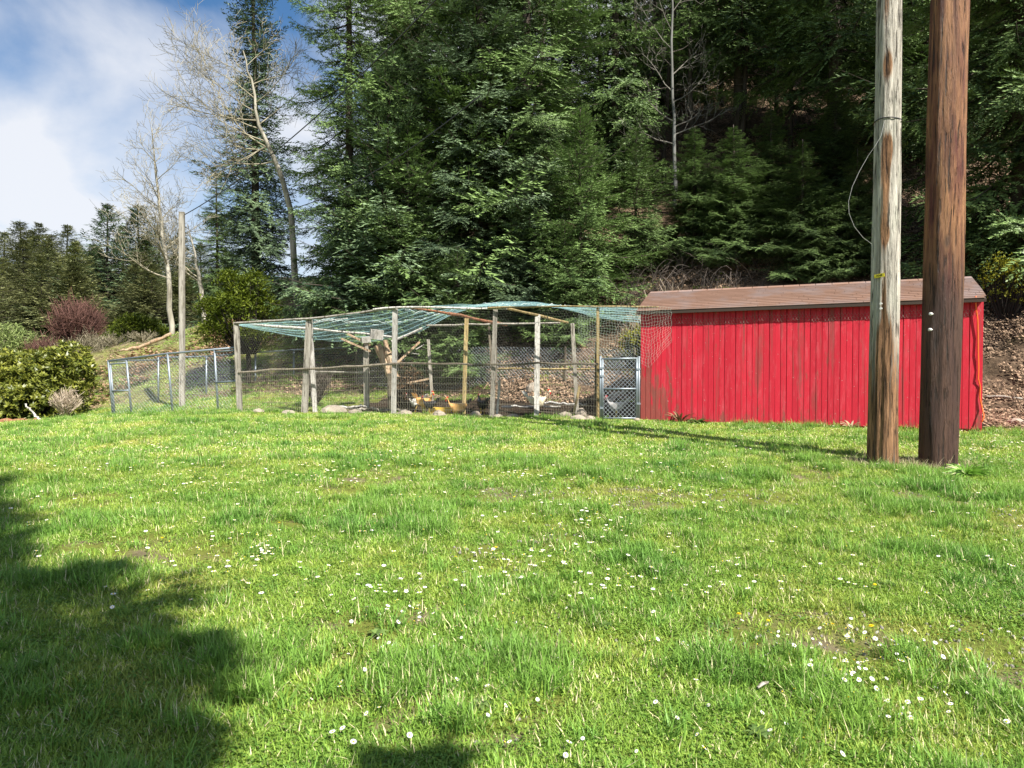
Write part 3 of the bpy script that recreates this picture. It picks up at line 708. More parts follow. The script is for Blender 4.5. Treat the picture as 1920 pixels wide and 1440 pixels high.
# thin shaded trunks on the slope
rt = np.random.default_rng(8)
tb = None
for i, (px, d) in enumerate([(1010, 27), (1040, 29), (1130, 28), (1190, 27), (1215, 31), (1300, 27.5), (1325, 30), (1350, 33), (1385, 27), (1450, 31), (1480, 27), (1690, 28), (1135, 33), (860, 28), (1240, 28.5), (1560, 30)]):
    if tb is None or i % 4 == 0:
        ls = [(rt.uniform(.12, .95), rt.uniform(0, 360), rt.uniform(-12, 18), rt.uniform(.6, 1.7)) for _ in range(26)]
        tb = bare_tree('dead_tree', (0, 0, 0), [(0, 0, -.3), (rt.uniform(-.2, .2), 0, 6), (rt.uniform(-.5, .5), .2, 13)], rt.uniform(.09, .14), 50 + i, M['bark'], M['bramble'], ls, depth=1, up=-.1, rmin=.012)
        o = tb
    else: o = copy_tree(tb)
    o.location = G3(px, d); o.rotation_euler = (R(rt.uniform(-3, 3)), R(rt.uniform(-4, 4)), rt.uniform(0, 6.28))
    tag(o, 'thin dark dead trunk among the trees on the shaded slope', 'tree', 'thin dead trunks on the slope')

# ------------------------------------------------------------------ bushes
def clump_bush(name, center, blobs, n, leafL, leafW, per, mat, seed, twigm=None, whorl=True, shell=.75, up=.5, trunk=None, tw=0.01):
    r = np.random.default_rng(seed); root = empty(name, center); mb = MB(); wd = MB()
    vol = np.array([b_[3] * b_[4] * b_[5] for b_ in blobs]) ** (2 / 3); vol /= vol.sum()
    bi = r.choice(len(blobs), n, p=vol); bb = np.array(blobs, float)[bi]
    d = r.normal(size=(n, 3)); d[:, 2] = np.abs(d[:, 2]) * np.where(r.random(n) < .75, 1, -1); d /= np.linalg.norm(d, axis=1)[:, None]
    rad = shell + (1.06 - shell) * r.random(n) ** .6; rad *= 1 + .10 * np.sin(d[:, 0] * 9 + bi) * np.cos(d[:, 2] * 8)
    pos = bb[:, :3] + d * bb[:, 3:6] * rad[:, None]
    pos = pos[pos[:, 2] > 0.02]; d = d[:len(pos)] if False else (pos - bb[:len(pos), :3] * 0) ; n = len(pos)
    out_ = r.normal(size=(n, 3)) * .35 + np.array((0, 0, up)) + (pos - np.array([np.mean([b_[0] for b_ in blobs]), 0, .4])) * .25
    out_ /= np.linalg.norm(out_, axis=1)[:, None]
    a = np.cross(out_, (0.3, .2, 1.0)); a /= np.linalg.norm(a, axis=1)[:, None] + 1e-9; b2 = np.cross(out_, a)
    ct = r.random(n) * .55
    for k in range(per):
        an = k * 6.283 / per + r.random(n) * .8
        dd = a * np.cos(an)[:, None] + b2 * np.sin(an)[:, None] + out_ * (0.25 + .5 * r.random(n))[:, None]
        dd /= np.linalg.norm(dd, axis=1)[:, None]
        off = (r.random((n, 3)) - .5) * (leafL * (0.3 if whorl else 1.6))
        v, q = leaf_quads(pos + off, dd, out_ + (r.random((n, 3)) - .5) * .6, leafL * (.7 + .6 * r.random(n)), np.full(n, leafW))
        mb.add(v, q, tint=np.repeat(np.clip(ct + r.random(n) * .45, 0, 1), 4))
    mb.build('crown', mat, root)
    if twigm is not None:
        sel = r.choice(n, min(n, 140), replace=False)
        for i in sel:
            e = pos[i]; s_ = np.array((e[0] * .25 + (trunk[0] if trunk else 0), e[1] * .25, trunk[1] if trunk else 0.0)); m_ = (s_ + e) / 2 + (r.random(3) - .5) * .15
            wd.tube([s_, m_, e], [tw * 2, tw * 1.3, tw * .6], 3, cap=False)
        if trunk: wd.tube([(trunk[0], 0, -.2), (trunk[0] + .03, 0, trunk[1] * .6), (trunk[0], 0, trunk[1] + .2)], [.09, .075, .06], 7)
        wd.build('trunk' if trunk else 'stems', twigm, root)
    return root
b = G3(75, 21.0)
tag(clump_bush('rhododendron_bush', b, [(-.9, 0, .75, 1.25, 1.2, 1.15), (.25, .1, .85, 1.05, 1.1, 1.1), (.85, 0, 1.35, .55, .8, .78), (-.2, -.4, .45, 1.3, .9, .8), (-2.0, 0, .8, 1.2, 1.2, 1.2)], 5200, .135, .05, 7, M['rhodo'], 1, M['darktwig']),
    'big yellow green rhododendron bush at the far left edge of the lawn', 'shrub')
b = G3(465, 22.4)
tag(clump_bush('yew_tree', b, [(-.3, 0, 2.1, .85, .8, .75), (-.95, 0, 1.5, .5, .6, .42), (.35, 0, 1.4, .55, .6, .4), (.2, 0, 2.85, .45, .5, .5), (-1.1, .1, 2.25, .42, .5, .35), (-.5, 0, 3.0, .4, .4, .4), (.55, .2, 2.2, .4, .4, .4)], 2300, .13, .035, 6, M['yew'], 3, M['darktwig'], whorl=False, shell=.45, trunk=(0, .9)),
    'small golden green yew with dark trunk behind the corner of the wire pen', 'tree')
for px, d, sc2, sd_ in [(250, 33, .75, 5), (282, 35, .9, 6), (215, 36, .9, 7)]:
    b = G3(px, d)
    tag(clump_bush('evergreen_shrub', b, [(0, 0, .8 * sc2, .9 * sc2, .8, .85 * sc2), (.5, 0, .6, .6, .6, .6)], 700, .15, .05, 5, M['yew'], sd_, M['darktwig'], whorl=False),
        'low evergreen shrub at the foot of the far conifers, ' + {5: 'middle one of the three', 6: 'nearest the bare alder', 7: 'nearest the red brown bushes'}[sd_], 'shrub', 'evergreen shrubs on the far bank')
b = G3(5, 33)
tag(clump_bush('willow_bush', b, [(0, 0, 1.0, 1.6, 1.2, 1.3), (1.2, 0, .7, .8, .8, .9), (-1.8, 0, 1.2, 1.5, 1.2, 1.3)], 2600, .17, .05, 5, M['willow'], 9, M['twig'], whorl=False, shell=.35, tw=.02),
    'pale spring green willow thicket beyond the rhododendron', 'shrub')
def twig_bush(name, center, n, Hh, W, mat, seed, r0=.006, bend=.6, two=True, lift=0.0, lean=0.0, part='twigs', forks=3):
    r = np.random.default_rng(seed); root = empty(name, center); mb = MB()
    for i in range(n):
        a = r.random() * 6.283; rad = math.sqrt(r.random()); h = Hh * (0.65 + .4 * r.random()) * (1 - .35 * rad * rad)
        x1, y1 = math.cos(a) * rad * W + lean, math.sin(a) * rad * W
        u = np.linspace(0, 1, 5)[:, None]
        pt = np.concatenate([x1 * (u ** bend) * (.35 + .65 * u), y1 * (u ** bend) * (.35 + .65 * u), h * u + lift], 1) + (r.random((5, 3)) - .5) * .05 * Hh * np.array([[0], [1], [1], [1], [1]])
        mb.tube(pt, np.linspace(r0 * 1.5, r0 * .6, 5), 3, tint=r.random(), cap=False)
        if two:
            A, Bv = [], []
            for k in range(forks):
                f = r.uniform(.35, 1); p = pt[0] * 0 + np.array([np.interp(f, u[:, 0], pt[:, j]) for j in range(3)])
                A.append(p); Bv.append(p + (r.random(3) - np.array((.5, .5, .15))) * Hh * .32)
            mb.wires(A, Bv, r0 * .6, tint=r.random())
    mb.build(part, mat, root); return root
tag(twig_bush('dead_shrub', G3(122, 19.6), 230, .78, .40, M['drybush'], 2, .008, .8), 'rounded straw coloured dead shrub in front of the rhododendron', 'shrub')
tag(twig_bush('red_bush', G3(146, 32, .3), 560, 2.3, 1.15, M['redbush'], 3, .012, .5, forks=6), 'dark red brown twiggy bush, the taller right one of the pair above the rhododendron', 'shrub', 'red brown bushes')
tag(twig_bush('red_bush', G3(86, 30.5, .1), 480, 1.75, .85, M['redbush'], 4, .012, .5, forks=6), 'dark red brown twiggy bush, the lower left one of the pair above the rhododendron', 'shrub', 'red brown bushes')
for px, d, h, w_, sd_ in [(180, 31, 1.1, 1.1, 5), (215, 31.5, .6, .9, 6), (140, 30, 1.2, 1.2, 7), (268, 30.5, .5, .8, 8), (40, 36, 1.6, 1.6, 9)]:
    tag(twig_bush('bare_brush', G3(px, d), 60, h, w_, M['brush'], sd_, .010, .5, forks=6), 'tangle of bare pale brush ' + {180: 'right of the tall red brown bush', 215: 'just left of the evergreen shrubs', 140: 'below the tall red brown bush', 268: 'around the foot of the bare alder', 40: 'at the far left behind the rhododendron'}[px], 'brush', 'bare brush on the far bank')
tag(twig_bush('bare_bush', G3(592, 18.4), 130, 1.05, .42, M['bramble'], 12, .008, .7, forks=5), 'leafless dark bush inside the pen beside the forked post', 'shrub')
tag(clump_bush('olive_bush', G3(765, 17.2), [(0, 0, .55, .42, .4, .6)], 420, .05, .025, 4, M['brownweed'], 13, M['darktwig'], whorl=False, shell=.3), 'sparse olive brown bush inside the pen beside the driftwood', 'shrub')
# canes above the shed
rb = np.random.default_rng(3)
for i in range(8):
    px = 1215 + i * 52; o = G3(px, 20.5 + (i % 3) * .6, 0)
    mb = MB()
    for j in range(60):
        p = np.array((rb.uniform(-.9, .9), rb.uniform(-.4, .4), 0)); v = np.array((rb.uniform(-.7, .7), rb.uniform(-.3, .3), 1.0)); Ln = rb.uniform(.8, 1.9)
        u = np.linspace(0, 1, 6)[:, None]; pt = p + v * u * Ln + np.array((0, 0, -1.0)) * u ** 2.2 * Ln * rb.uniform(.3, 1.0) + (rb.random((6, 3)) - .5) * .06
        mb.tube(pt, np.linspace(.010, .004, 6), 3, tint=rb.random(), cap=False)
    root = empty('bramble_thicket', o); mb.build('canes', M['bramble'], root)
    tag(root, 'tangled bare bramble canes above the shed roof, ' + ['at its very left end', 'just right of its left end', 'below the bare grey alder', 'a quarter along it', 'short of its middle', 'at its middle', 'past its middle', 'just left of the grey pole'][i], 'bramble', 'bramble thickets above the shed')
for px, d, sd_ in [(1228, 19.2, 1), (1195, 18.9, 2), (1255, 19.6, 3)]:
    tag(twig_bush('dry_cane_clump', G3(px, d), 34, 1.25, .65, M['drybush'], 40 + sd_, .009, .4, forks=4), 'pale dry arching canes ' + {1: 'just behind the left end of the shed roof', 2: 'over the small gate left of the shed', 3: 'rising above the left end of the shed roof'}[sd_], 'brush', 'pale canes beside the shed roof')
tag(clump_bush('mossy_shrub', G3(1885, 17.0), [(0, 0, .9, .45, .5, .6), (.6, 0, .7, .45, .5, .5)], 380, .09, .035, 5, M['moss_leaf'], 21, M['darktwig'], whorl=False, shell=.4), 'yellow green sprigged shrub right of the shed roof end', 'shrub')
tag(clump_bush('mossy_shrub', G3(1200, 18.4), [(0, 0, .7, .5, .4, .45)], 240, .08, .03, 5, M['moss_leaf'], 22, M['darktwig'], whorl=False, shell=.4), 'yellow green sprigged shrub left of the shed roof end', 'shrub')

# ------------------------------------------------------------------ the shed
SA = P(1201, 782, 15.0); SA.z = gz(SA.x, SA.y)
SB = P(1841, 796, 12.8); SB.z = gz(SB.x, SB.y)
su = (Vector((SB.x, SB.y, 0)) - Vector((SA.x, SA.y, 0))); SLEN = su.length; su.normalize()
sn = Vector((-su.y, su.x, 0))           # away from the camera
if sn.y < 0: sn = -sn
SROT = math.atan2(su.y, su.x)
shed = empty('shed', (SA.x, SA.y, 0), SROT)
tag(shed, 'long low red board shed with brown shingle roof beside the wire pen', 'shed')
zbl = P(1201, 786, 15.0).z - .06; zbr = P(1841, 797, 12.8).z - .06
ztl = P(1201, 582, 15.0).z; ztr = P(1841, 557, 12.8).z
NBD = 58; bw = SLEN / NBD; DEP = 2.4
def zl(f, a, b_): return a + (b_ - a) * f
rs = np.random.default_rng(21)
for i in range(NBD):
    f = (i + .5) / NBD; z0 = zl(f, zbl, zbr) + rs.uniform(-.015, .02); z1 = zl(f, ztl, ztr) + .03
    th = .022; dz = rs.uniform(-.003, .003); wgap = bw - .007
    x0, x1, ch = -wgap / 2, wgap / 2, .002
    v = []
    for z in (z0, z1):
        v += [(x0, 0, z), (x1, 0, z), (x1, -th + ch, z), (x1 - ch, -th, z), (x0 + ch, -th, z), (x0, -th + ch, z)]
    mb = MB(); q = [(j, (j + 1) % 6, (j + 1) % 6 + 6, j + 6) for j in range(6)]
    mb.add(v, q + [(5, 4, 3, 2), (8, 9, 10, 11)], [])
    mb.q.append(np.array([(0, 5, 2, 1), (6, 7, 8, 11)]) + 0); mb.qm.append(np.zeros(2))
    o = mb.build('board', M['shed_red'], shed, loc=((i + .5) * bw, dz, 0)); o.rotation_euler = (0, R(rs.uniform(-.12, .12)), 0)
wb = MB()
wb.add([(0, .002, zbl - .1), (SLEN, .002, zbr - .1), (SLEN, .002, ztr + .02), (0, .002, ztl + .02), (0, .03, zbl - .1), (SLEN, .03, zbr - .1), (SLEN, .03, ztr + .02), (0, .03, ztl + .02)], [(0, 1, 2, 3), (7, 6, 5, 4), (0, 4, 5, 1), (3, 2, 6, 7), (0, 3, 7, 4), (1, 5, 6, 2)])
wb.build('backing_wall', M['shed_red'], shed)
RISE = P(1223, 549, 16.1).z - ztl
for nm, xa, zb_, zt_ in (('end_wall', 0.0, zbl, ztl), ('end_wall', SLEN - .03, zbr, ztr)):
    e = MB(); pr = [(.03, zb_ - .1), (DEP, zb_ - .1), (DEP, zt_), (DEP / 2, zt_ + RISE - .03), (.03, zt_)]
    v = [(xa, a, b_) for a, b_ in pr] + [(xa + .03, a, b_) for a, b_ in pr]
    e.add(v, [(j, (j + 1) % 5, (j + 1) % 5 + 5, j + 5) for j in range(5)] + [(0, 4, 3, 2), (5, 7, 8, 9)], [(0, 2, 1), (5, 6, 7)]); e.build(nm, M['shed_red'], shed)
e = MB(); e.box((SLEN / 2, DEP + .015, (zbl + ztl) / 2 + .02), (SLEN - .002, .028, ztl - zbl + .05)); e.build('rear_wall', M['shed_red'], shed)
# roof: sheathing, courses of shingles, fascia
prof = [(-.14, -.035), (.32, .155), (1.2, RISE)]
roof = empty('roof', (0, 0, 0)); roof.parent = shed
sh = MB()
def rp(x, y, up=0.0, f=None):
    f = x / SLEN; return (x, y, zl(f, ztl, ztr) + np.interp(y, [p_[0] for p_ in prof] + [2.54], [p_[1] for p_ in prof] + [-.035]) + up)
XL, XR = -.05, SLEN + .015
for ya, yb in ((-.14, .32), (.32, 1.2), (1.2, 2.54)):
    a, b_, c_, d_ = rp(XL, ya), rp(XR, ya), rp(XR, yb), rp(XL, yb)
    v = [a, b_, c_, d_] + [(q_[0], q_[1], q_[2] - .03) for q_ in (a, b_, c_, d_)]
    sh.add(v, [(0, 1, 2, 3), (7, 6, 5, 4), (0, 4, 5, 1), (1, 5, 6, 2), (2, 6, 7, 3), (3, 7, 4, 0)])
sh.build('sheathing', M['fascia'], roof)
ys = np.concatenate([np.linspace(-.15, .32, 6), np.linspace(.32, 1.2, 10)[1:]])
for k in range(len(ys) - 1):
    ya, yb = ys[k], min(1.2, ys[k + 1] + .02); mb = MB(); x = XL - .01 - rs.random() * .8
    while x < XR + .01:
        w_ = .92 * rs.uniform(.97, 1.03); xa = max(x, XL - .01); xb = min(x + w_ - .006, XR + .012)
        if xb - xa > .03:
            dn = rs.uniform(-.002, .002); u1 = .022 + rs.uniform(0, .0015)
            a, b_, c_, d_ = rp(xa, ya + dn, u1), rp(xb, ya + dn, u1), rp(xb, yb, .006), rp(xa, yb, .006)
            v = [a, b_, c_, d_] + [(q_[0], q_[1], q_[2] - .012) for q_ in (a, b_)]
            mb.add(v, [(0, 1, 2, 3), (4, 5, 1, 0)], [(0, 3, 4), (1, 5, 2)], tint=.35 + .3 * rs.random())
        x += w_
    mb.build('shingle_course', M['shingle'], roof)
rc = MB(); x = XL
while x < XR:
    a, b_ = rp(x, 1.2, .028), rp(min(XR, x + .29), 1.2, .028)
    v = [(a[0], 1.08, a[2] - .05), (b_[0], 1.08, b_[2] - .05), (b_[0], 1.2, b_[2]), (a[0], 1.2, a[2]), (b_[0], 1.34, b_[2] - .05), (a[0], 1.34, a[2] - .05)]
    rc.add(v, [(0, 1, 2, 3), (3, 2, 4, 5)], tint=rs.random() * .2 + .6); x += .30
rc.build('ridge_cap', M['shingle'], roof)
fa = MB(); a, b_ = rp(XL, -.14), rp(XR, -.14)
fa.add([(a[0], -.143, a[2] - .055), (b_[0], -.143, b_[2] - .055), (b_[0], -.143, b_[2] - .002), (a[0], -.143, a[2] - .002), (a[0], -.12, a[2] - .055), (b_[0], -.12, b_[2] - .055), (b_[0], -.12, b_[2] - .035), (a[0], -.12, a[2] - .035)], [(0, 1, 2, 3), (7, 6, 5, 4), (0, 4, 5, 1), (0, 3, 7, 4), (1, 5, 6, 2)])
fa.build('fascia', M['fascia'], roof)
def SP(x, y, z): # shed local to world
    return Vector((SA.x, SA.y, 0)) + su * x + sn * y + Vector((0, 0, z))

def hex_panel(mb, fn, U, V, cw, chh, r, jitter=0.1, rg=None):
    """hexagonal wire in parameter space mapped by fn(u, v)->xyz arrays"""
    rg = rg or np.random.default_rng(1)
    nu = int(U / cw); nv = int(V / (chh * 1.0))
    A, B_ = [], []
    i, j = np.meshgrid(np.arange(nu), np.arange(nv)); i = i.ravel(); j = j.ravel()
    xo = (i + .5 * (j % 2)) * cw; yo = j * chh
    # short twisted upright, then two slanting wires to the row above
    def pt(x, y): return fn(x, y)
    A.append(pt(xo, yo)); B_.append(pt(xo, yo + chh * .45))
    A.append(pt(xo, yo + chh * .45)); B_.append(pt(xo + cw * .5, yo + chh))
    A.append(pt(xo, yo + chh * .45)); B_.append(pt(xo - cw * .5, yo + chh))
    A = np.concatenate(A); B_ = np.concatenate(B_); mb.wires(A, B_, r)
# wire strip hanging under the eave
hw = MB()
def eave_fn(u, v):
    u = np.asarray(u, float); v = np.asarray(v, float)
    zt_ = ztl + (ztr - ztl) * u / SLEN - .17 - v + .02 * np.sin(u * 3.1) + .015 * np.sin(u * 9)
    yy = -.05 - .035 * np.sin(u * 21 + v * 30) * (v / .2)
    p0 = np.array(SP(0, 0, 0)); 
    return p0[None] + np.array(su)[None] * u[:, None] + np.array(sn)[None] * yy[:, None] + np.array((0, 0, 1.0))[None] * zt_[:, None]
hex_panel(hw, eave_fn, SLEN, .16, .055, .05, .0014)
o = hw.build('wire_strip', M['hex_wire']); tag(o, 'narrow strip of hexagonal wire along the top of the red shed wall', 'wire netting')
# orange cord on the shed
cd = MB(); cp = []
for (px, py, yo) in [(1828, 556, -.10), (1829, 575, -.06), (1832, 600, -.07), (1833, 630, -.06), (1833, 660, -.07), (1834, 690, -.06), (1833, 710, -.07), (1837, 725, -.06), (1836, 745, -.07), (1840, 765, -.09), (1842, 780, -.16), (1837, 790, -.2)]:
    p = P(px, py, 12.86 - .04); cp.append(p + sn * (yo + .02))
from mathutils import geometry
cd.tube(cp, .011, 6); o = cd.build('cord', M['orange'], smooth=True); tag(o, 'orange cord hanging down the right end of the red shed wall', 'cord')

# ------------------------------------------------------------------ utility poles
def utility_pole(name, pxb, pxt, d, rb, rtp, mat, seed, rotfn, label, H=11.5):
    base = P(pxb, 872, d); base.z = gz(base.x, d) - .15
    k = (P(pxt, 0, d) - P(pxb, 870, d)); lean = Vector((k.x / k.z, 0, 1))
    root = empty(name, base); n = 72; m = 230; r = np.random.default_rng(seed)
    a = np.arange(n) / n * 2 * math.pi; z = np.linspace(0, H, m)
    A, Z = np.meshgrid(a, z)
    zr = P(pxt, 0, d).z - base.z
    rad = rb + (rtp - rb) * Z / zr
    cx, sx = np.cos(A), np.sin(A)
    crack = (fbm(A * 14 / 2 + seed, Z * .8 + np.sin(A) * 2, seed, 3) - .44); crack = np.minimum(crack, 0.02)
    rad = rad + crack * .035 + (fbm(A * 3, Z * .7, seed + 5, 3) - .44) * .03
    rot = rotfn(A, Z)
    rad = rad - np.clip(rot - .55, 0, .6) * .02
    x = cx * rad + lean.x * Z; y = sx * rad; v = np.stack([x, y, Z], -1).reshape(-1, 3)
    i = np.arange(m - 1)[:, None] * n; j = np.arange(n)[None]; kk = (j + 1) % n
    q = np.stack([i + j, i + kk, i + n + kk, i + n + j], -1).reshape(-1, 4)
    mb = MB(); mb.add(v, q); top = len(v); mb.add([(lean.x * H, 0, H)], None, None); 
    mb.t.append(np.array([((m - 1) * n + t, (m - 1) * n + (t + 1) % n, top) for t in range(n)])); mb.tm.append(np.zeros(n))
    o = mb.build('shaft', mat, root, smooth=True)
    at = o.data.attributes.new('rot', 'FLOAT', 'POINT'); at.data.foreach_set('value', np.concatenate([rot.ravel(), [0.0]]).astype(np.float32))
    tag(root, label, 'utility pole', 'utility poles'); return root, lean, base
def adiff(A, deg): return (A - R(deg) + math.pi) % (2 * math.pi) - math.pi
def rot_left(A, Z):
    # brown rot: the foot, a streak facing the camera, patches around knots
    foot = np.clip(1.15 - Z * .42, 0, .75) * .9
    a = adiff(A, 232); s_ = np.exp(-(a / .30) ** 2) * (.50 + .35 * np.sin(Z * 2.3) + .15 * np.sin(Z * 7.1)) * np.where(Z < 2.6, 1, .85)
    patch = np.zeros_like(A)
    for dg, zc, wa, wz, am in [(245, 1.62, .42, .26, .75), (236, 1.1, .3, .4, .6), (250, 3.9, .5, .16, .7), (246, 2.9, .35, .1, .55), (240, 4.9, .42, .2, .75), (240, 2.2, .2, .5, .4), (243, 6.2, .4, .2, .6), (250, 3.6, .2, .5, .4)]:
        patch += 1.15 * am * np.exp(-(adiff(A, dg) / wa) ** 2 - ((Z - zc) / wz) ** 2)
    return np.clip(np.maximum(foot, s_) + patch, 0, 1.1)
def rot_right(A, Z):
    foot = np.clip(1.55 - Z * .42, 0, 1)
    s_ = .55 * np.exp(-(adiff(A, 262) / .35) ** 2) * (0.5 + .5 * np.sin(Z * 1.4 + 1))
    return np.clip(foot + s_ * .7, 0, 1)
pl, ll, bl = utility_pole('utility_pole', 1655, 1668, 9.0, .174, .135, M['pole_grey'], 3, rot_left, 'weathered silver grey utility pole with brown rot streaks, left of the two')
pr, lr, brr = utility_pole('utility_pole', 1759, 1781, 9.0, .222, .205, M['pole_brown'], 8, rot_right, 'thick dark brown creosoted utility pole, right of the two')
def on_pole(base, lean, root, px, py, r_, d=9.0):
    """local point on the camera side of a pole at a photograph pixel"""
    p = P(px, py, d); zc = p.z - base.z; cx = base.x + lean.x * zc
    dx = max(-r_ * .99, min(r_ * .99, (p.x - cx) * (1 - 0)))
    return Vector((lean.x * zc + dx, -math.sqrt(max(0, r_ * r_ - dx * dx)), zc)), math.atan2(-math.sqrt(max(1e-6, r_ * r_ - dx * dx)), dx)
# yellow number tag
lp, an = on_pole(bl, ll, pl, 1641, 519, .166)
nrm = Vector((math.cos(an), math.sin(an), 0)); tn = Vector((-nrm.y, nrm.x, 0))
rotm = Matrix((tn, Vector((0, 0, 1)), nrm)).transposed()
tg = MB(); tg.box((0, 0, 0), (.115, .042, .006)); o = tg.build('number_tag', M['yellow'], pl); o.location = lp + nrm * .012; o.rotation_euler = (rotm @ Matrix.Rotation(R(6), 3, 'Z')).to_euler()
tx = bpy.data.curves.new('digits', 'FONT'); tx.body = '7048'; tx.size = .036; tx.extrude = .001; tx.align_x = 'CENTER'; tx.align_y = 'CENTER'
tx.materials.append(M['black']); to_ = bpy.data.objects.new('digits', tx); COL.objects.link(to_); bpy.context.view_layer.update(); dg = bpy.data.meshes.new_from_object(to_.evaluated_get(bpy.context.evaluated_depsgraph_get())); bpy.data.objects.remove(to_); to = bpy.data.objects.new('digits', dg); COL.objects.link(to); to.parent = o; to.location = (0, 0, .0042)
for px, py in [(1643, 580), (1643, 571)]:
    lp, an = on_pole(bl, ll, pl, px, py, .165); s_ = MB(); s_.tube([lp, lp + Vector((math.cos(an), math.sin(an), 0)) * .035], [.012, .014], 8); s_.build('nail_head', M['porcelain'], pl)
for px, py in [(1739, 590), (1738, 619)]:
    lp, an = on_pole(brr, lr, pr, px, py, .21); nv = Vector((math.cos(an), math.sin(an), 0)); s_ = MB()
    s_.tube([lp - nv * .01, lp + nv * .03, lp + nv * .034, lp + nv * .06, lp + nv * .064], [.008, .008, .018, .018, .008], 12); kb = s_.build('insulator_knob', M['porcelain'], pr)
    bo = MB(); bo.tube([lp + nv * .06, lp + nv * .085], [.006, .006], 6); bo.build('bolt', M['galv'], kb)
# wire band and hanging loop on the grey pole
zb_ = P(1662, 228, 9).z - bl.z; bd = MB(); an_ = np.linspace(0, 2 * math.pi, 40); rbn = .152
bd.tube([(ll.x * zb_ + math.cos(a) * rbn, math.sin(a) * rbn, zb_ + .01 * math.sin(a * 2)) for a in an_], .006, 5); bd.build('wire_band', M['cable'], pl)
lw = MB(); lw.tube([P(x_, y_, dd) - bl for x_, y_, dd in [(1658, 228, 8.84), (1652, 255, 8.82), (1640, 275, 8.82), (1628, 292, 8.85), (1612, 320, 8.86), (1598, 350, 8.86), (1591, 378, 8.86), (1592, 400, 8.86), (1602, 425, 8.86), (1618, 445, 8.86), (1635, 458, 8.88)]], [.0019] * 11, 5); lw.build('wire_loop', M['white_wire'], pl)
# thin square post in the kennel and the overhead cable
bp = G3(341, 20.2, -.1); tp = P(341, 400, 20.2)
r_ = empty('tall_post', bp); mb = MB(); mb.beam((0, 0, 0), tp - bp, .12, .12); mb.build('shaft', M['wood'], r_)
mb = MB(); mb.box(tuple(tp - bp + Vector((0, 0, .02))), (.125, .125, .03)); mb.build('cap', M['wood'], r_)
tag(r_, 'thin square grey wooden post standing inside the chain link run', 'post')
def cable(a, b_, sag, label):
    u = np.linspace(0, 1, 24)[:, None]; a = np.array(a); b_ = np.array(b_); mb = MB()
    mb.tube(a + (b_ - a) * u - np.array((0, 0, 1.0)) * sag * 4 * u * (1 - u), .012, 5); o = mb.build('overhead_cable', M['cable'], smooth=True); tag(o, label, 'cable')
cable(tp + Vector((.05, 0, -.05)), P(860, -45, 12), .35, 'thin black overhead cable rising right from the top of the thin grey post')
cable(P(545, 392, 22), P(900, 180, 14), .3, 'thin lower overhead cable crossing in front of the spruces')

# ------------------------------------------------------------------ chicken pen
pen = empty('chicken_pen', (0, 0, 0)); tag(pen, 'rickety wooden chicken pen covered with wire and teal netting, left of the red shed', 'pen')
def front_d(px): return float(np.interp(px, [445, 575, 740, 925, 1120, 1200], [17.3, 16.9, 16.35, 15.8, 15.2, 15.0]))
def post(name, a, b_, w_, h_, mat, par=pen, roll=0.0):
    a = Vector(a); b_ = Vector(b_); mb = MB(); c = a; mb.beam((0, 0, 0), b_ - a, w_, h_, roll=roll); return mb.build(name, mat, par, loc=a)
def fpost(pxb, pyb, pxt, pyt, w_, mat, dd=0.0, name='post', d=None, toground=True):
    d_ = d if d else front_d(pxb) + dd
    a = P(pxb, pyb, d_)
    if toground: a.z = min(a.z, gz(a.x, a.y)) - .12
    post(name, a, P(pxt, pyt, d_), w_ * .86, w_ * .7, mat)
fpost(450, 768, 443, 604, .125, M['wood'])
fpost(570, 770, 580, 598, .15, M['wood'])
fpost(591, 722, 581, 600, .11, M['wood_white'], .25)
fpost(738, 770, 741, 578, .125, M['wood_white'])
fpost(922, 771, 929, 578, .11, M['wood'])
fpost(1121, 782, 1121, 575, .065, M['wood_tan'])
fpost(1117, 782, 1118, 640, .06, M['wood_dark'], .06)
fpost(869, 770, 875, 597, .10, M['wood_tan'], .5)
fpost(1006, 756, 1008, 590, .13, M['wood_white'], .55)
fpost(1083, 728, 1073, 606, .095, M['wood'], .8)
fpost(813, 760, 803, 636, .075, M['wood'], .8)
fpost(688, 756, 686, 640, .135, M['wood'], .9)
fpost(928, 750, 917, 612, .06, M['wood_dark'], 1.6)
fpost(1072, 775, 1087, 724, .06, M['wood_tan'], .45, 'prop')
fpost(931, 752, 937, 712, .06, M['wood_white'], .5, 'prop')
mb = MB(); mb.box((0, 0, 0), (.30, .26, .22), Euler((0.1, .1, .3))); mb.build('cap_block', M['wood_white'], pen, loc=P(706, 627, 17.6))
mb = MB(); mb.box((0, 0, 0), (.20, .2, .13), Euler((0.1, -.1, .3))); mb.build('cap_block', M['wood_white'], pen, loc=P(686, 637, 17.4))
def rail(name, pts, w_, mat, wob=0.012):
    rg = np.random.default_rng(len(pen.children)); out_ = []
    ps = [P(x_, y_, front_d(x_) + dd) for x_, y_, dd in pts]
    for a, b_ in zip(ps[:-1], ps[1:]):
        n = max(2, int((b_ - a).length / .35))
        for i in range(n): out_.append(a + (b_ - a) * i / n + Vector(rg.uniform(-wob, wob, 3)))
    out_.append(ps[-1]); mb = MB(); mb.tube(out_, [w_ * rg.uniform(.85, 1.15) for _ in out_], 6); return mb.build(name, mat, pen)
rail('top_rail', [(440, 606, -.05), (580, 598, -.05), (741, 578, -.05)], .03, M['wood'])
rail('top_rail', [(700, 580, -.08), (741, 576.5, -.08), (932, 578, -.07), (950, 579, -.06)], .026, M['wood_white'])
rail('top_rail', [(915, 577, -.1), (1010, 575, -.1), (1121, 574, -.06), (1235, 576, -.1)], .022, M['wood_tan'])
rail('middle_rail', [(448, 697, -.05), (572, 690, -.06), (650, 687, -.06), (739, 682, -.06)], .03, M['wood_dark'], .025)
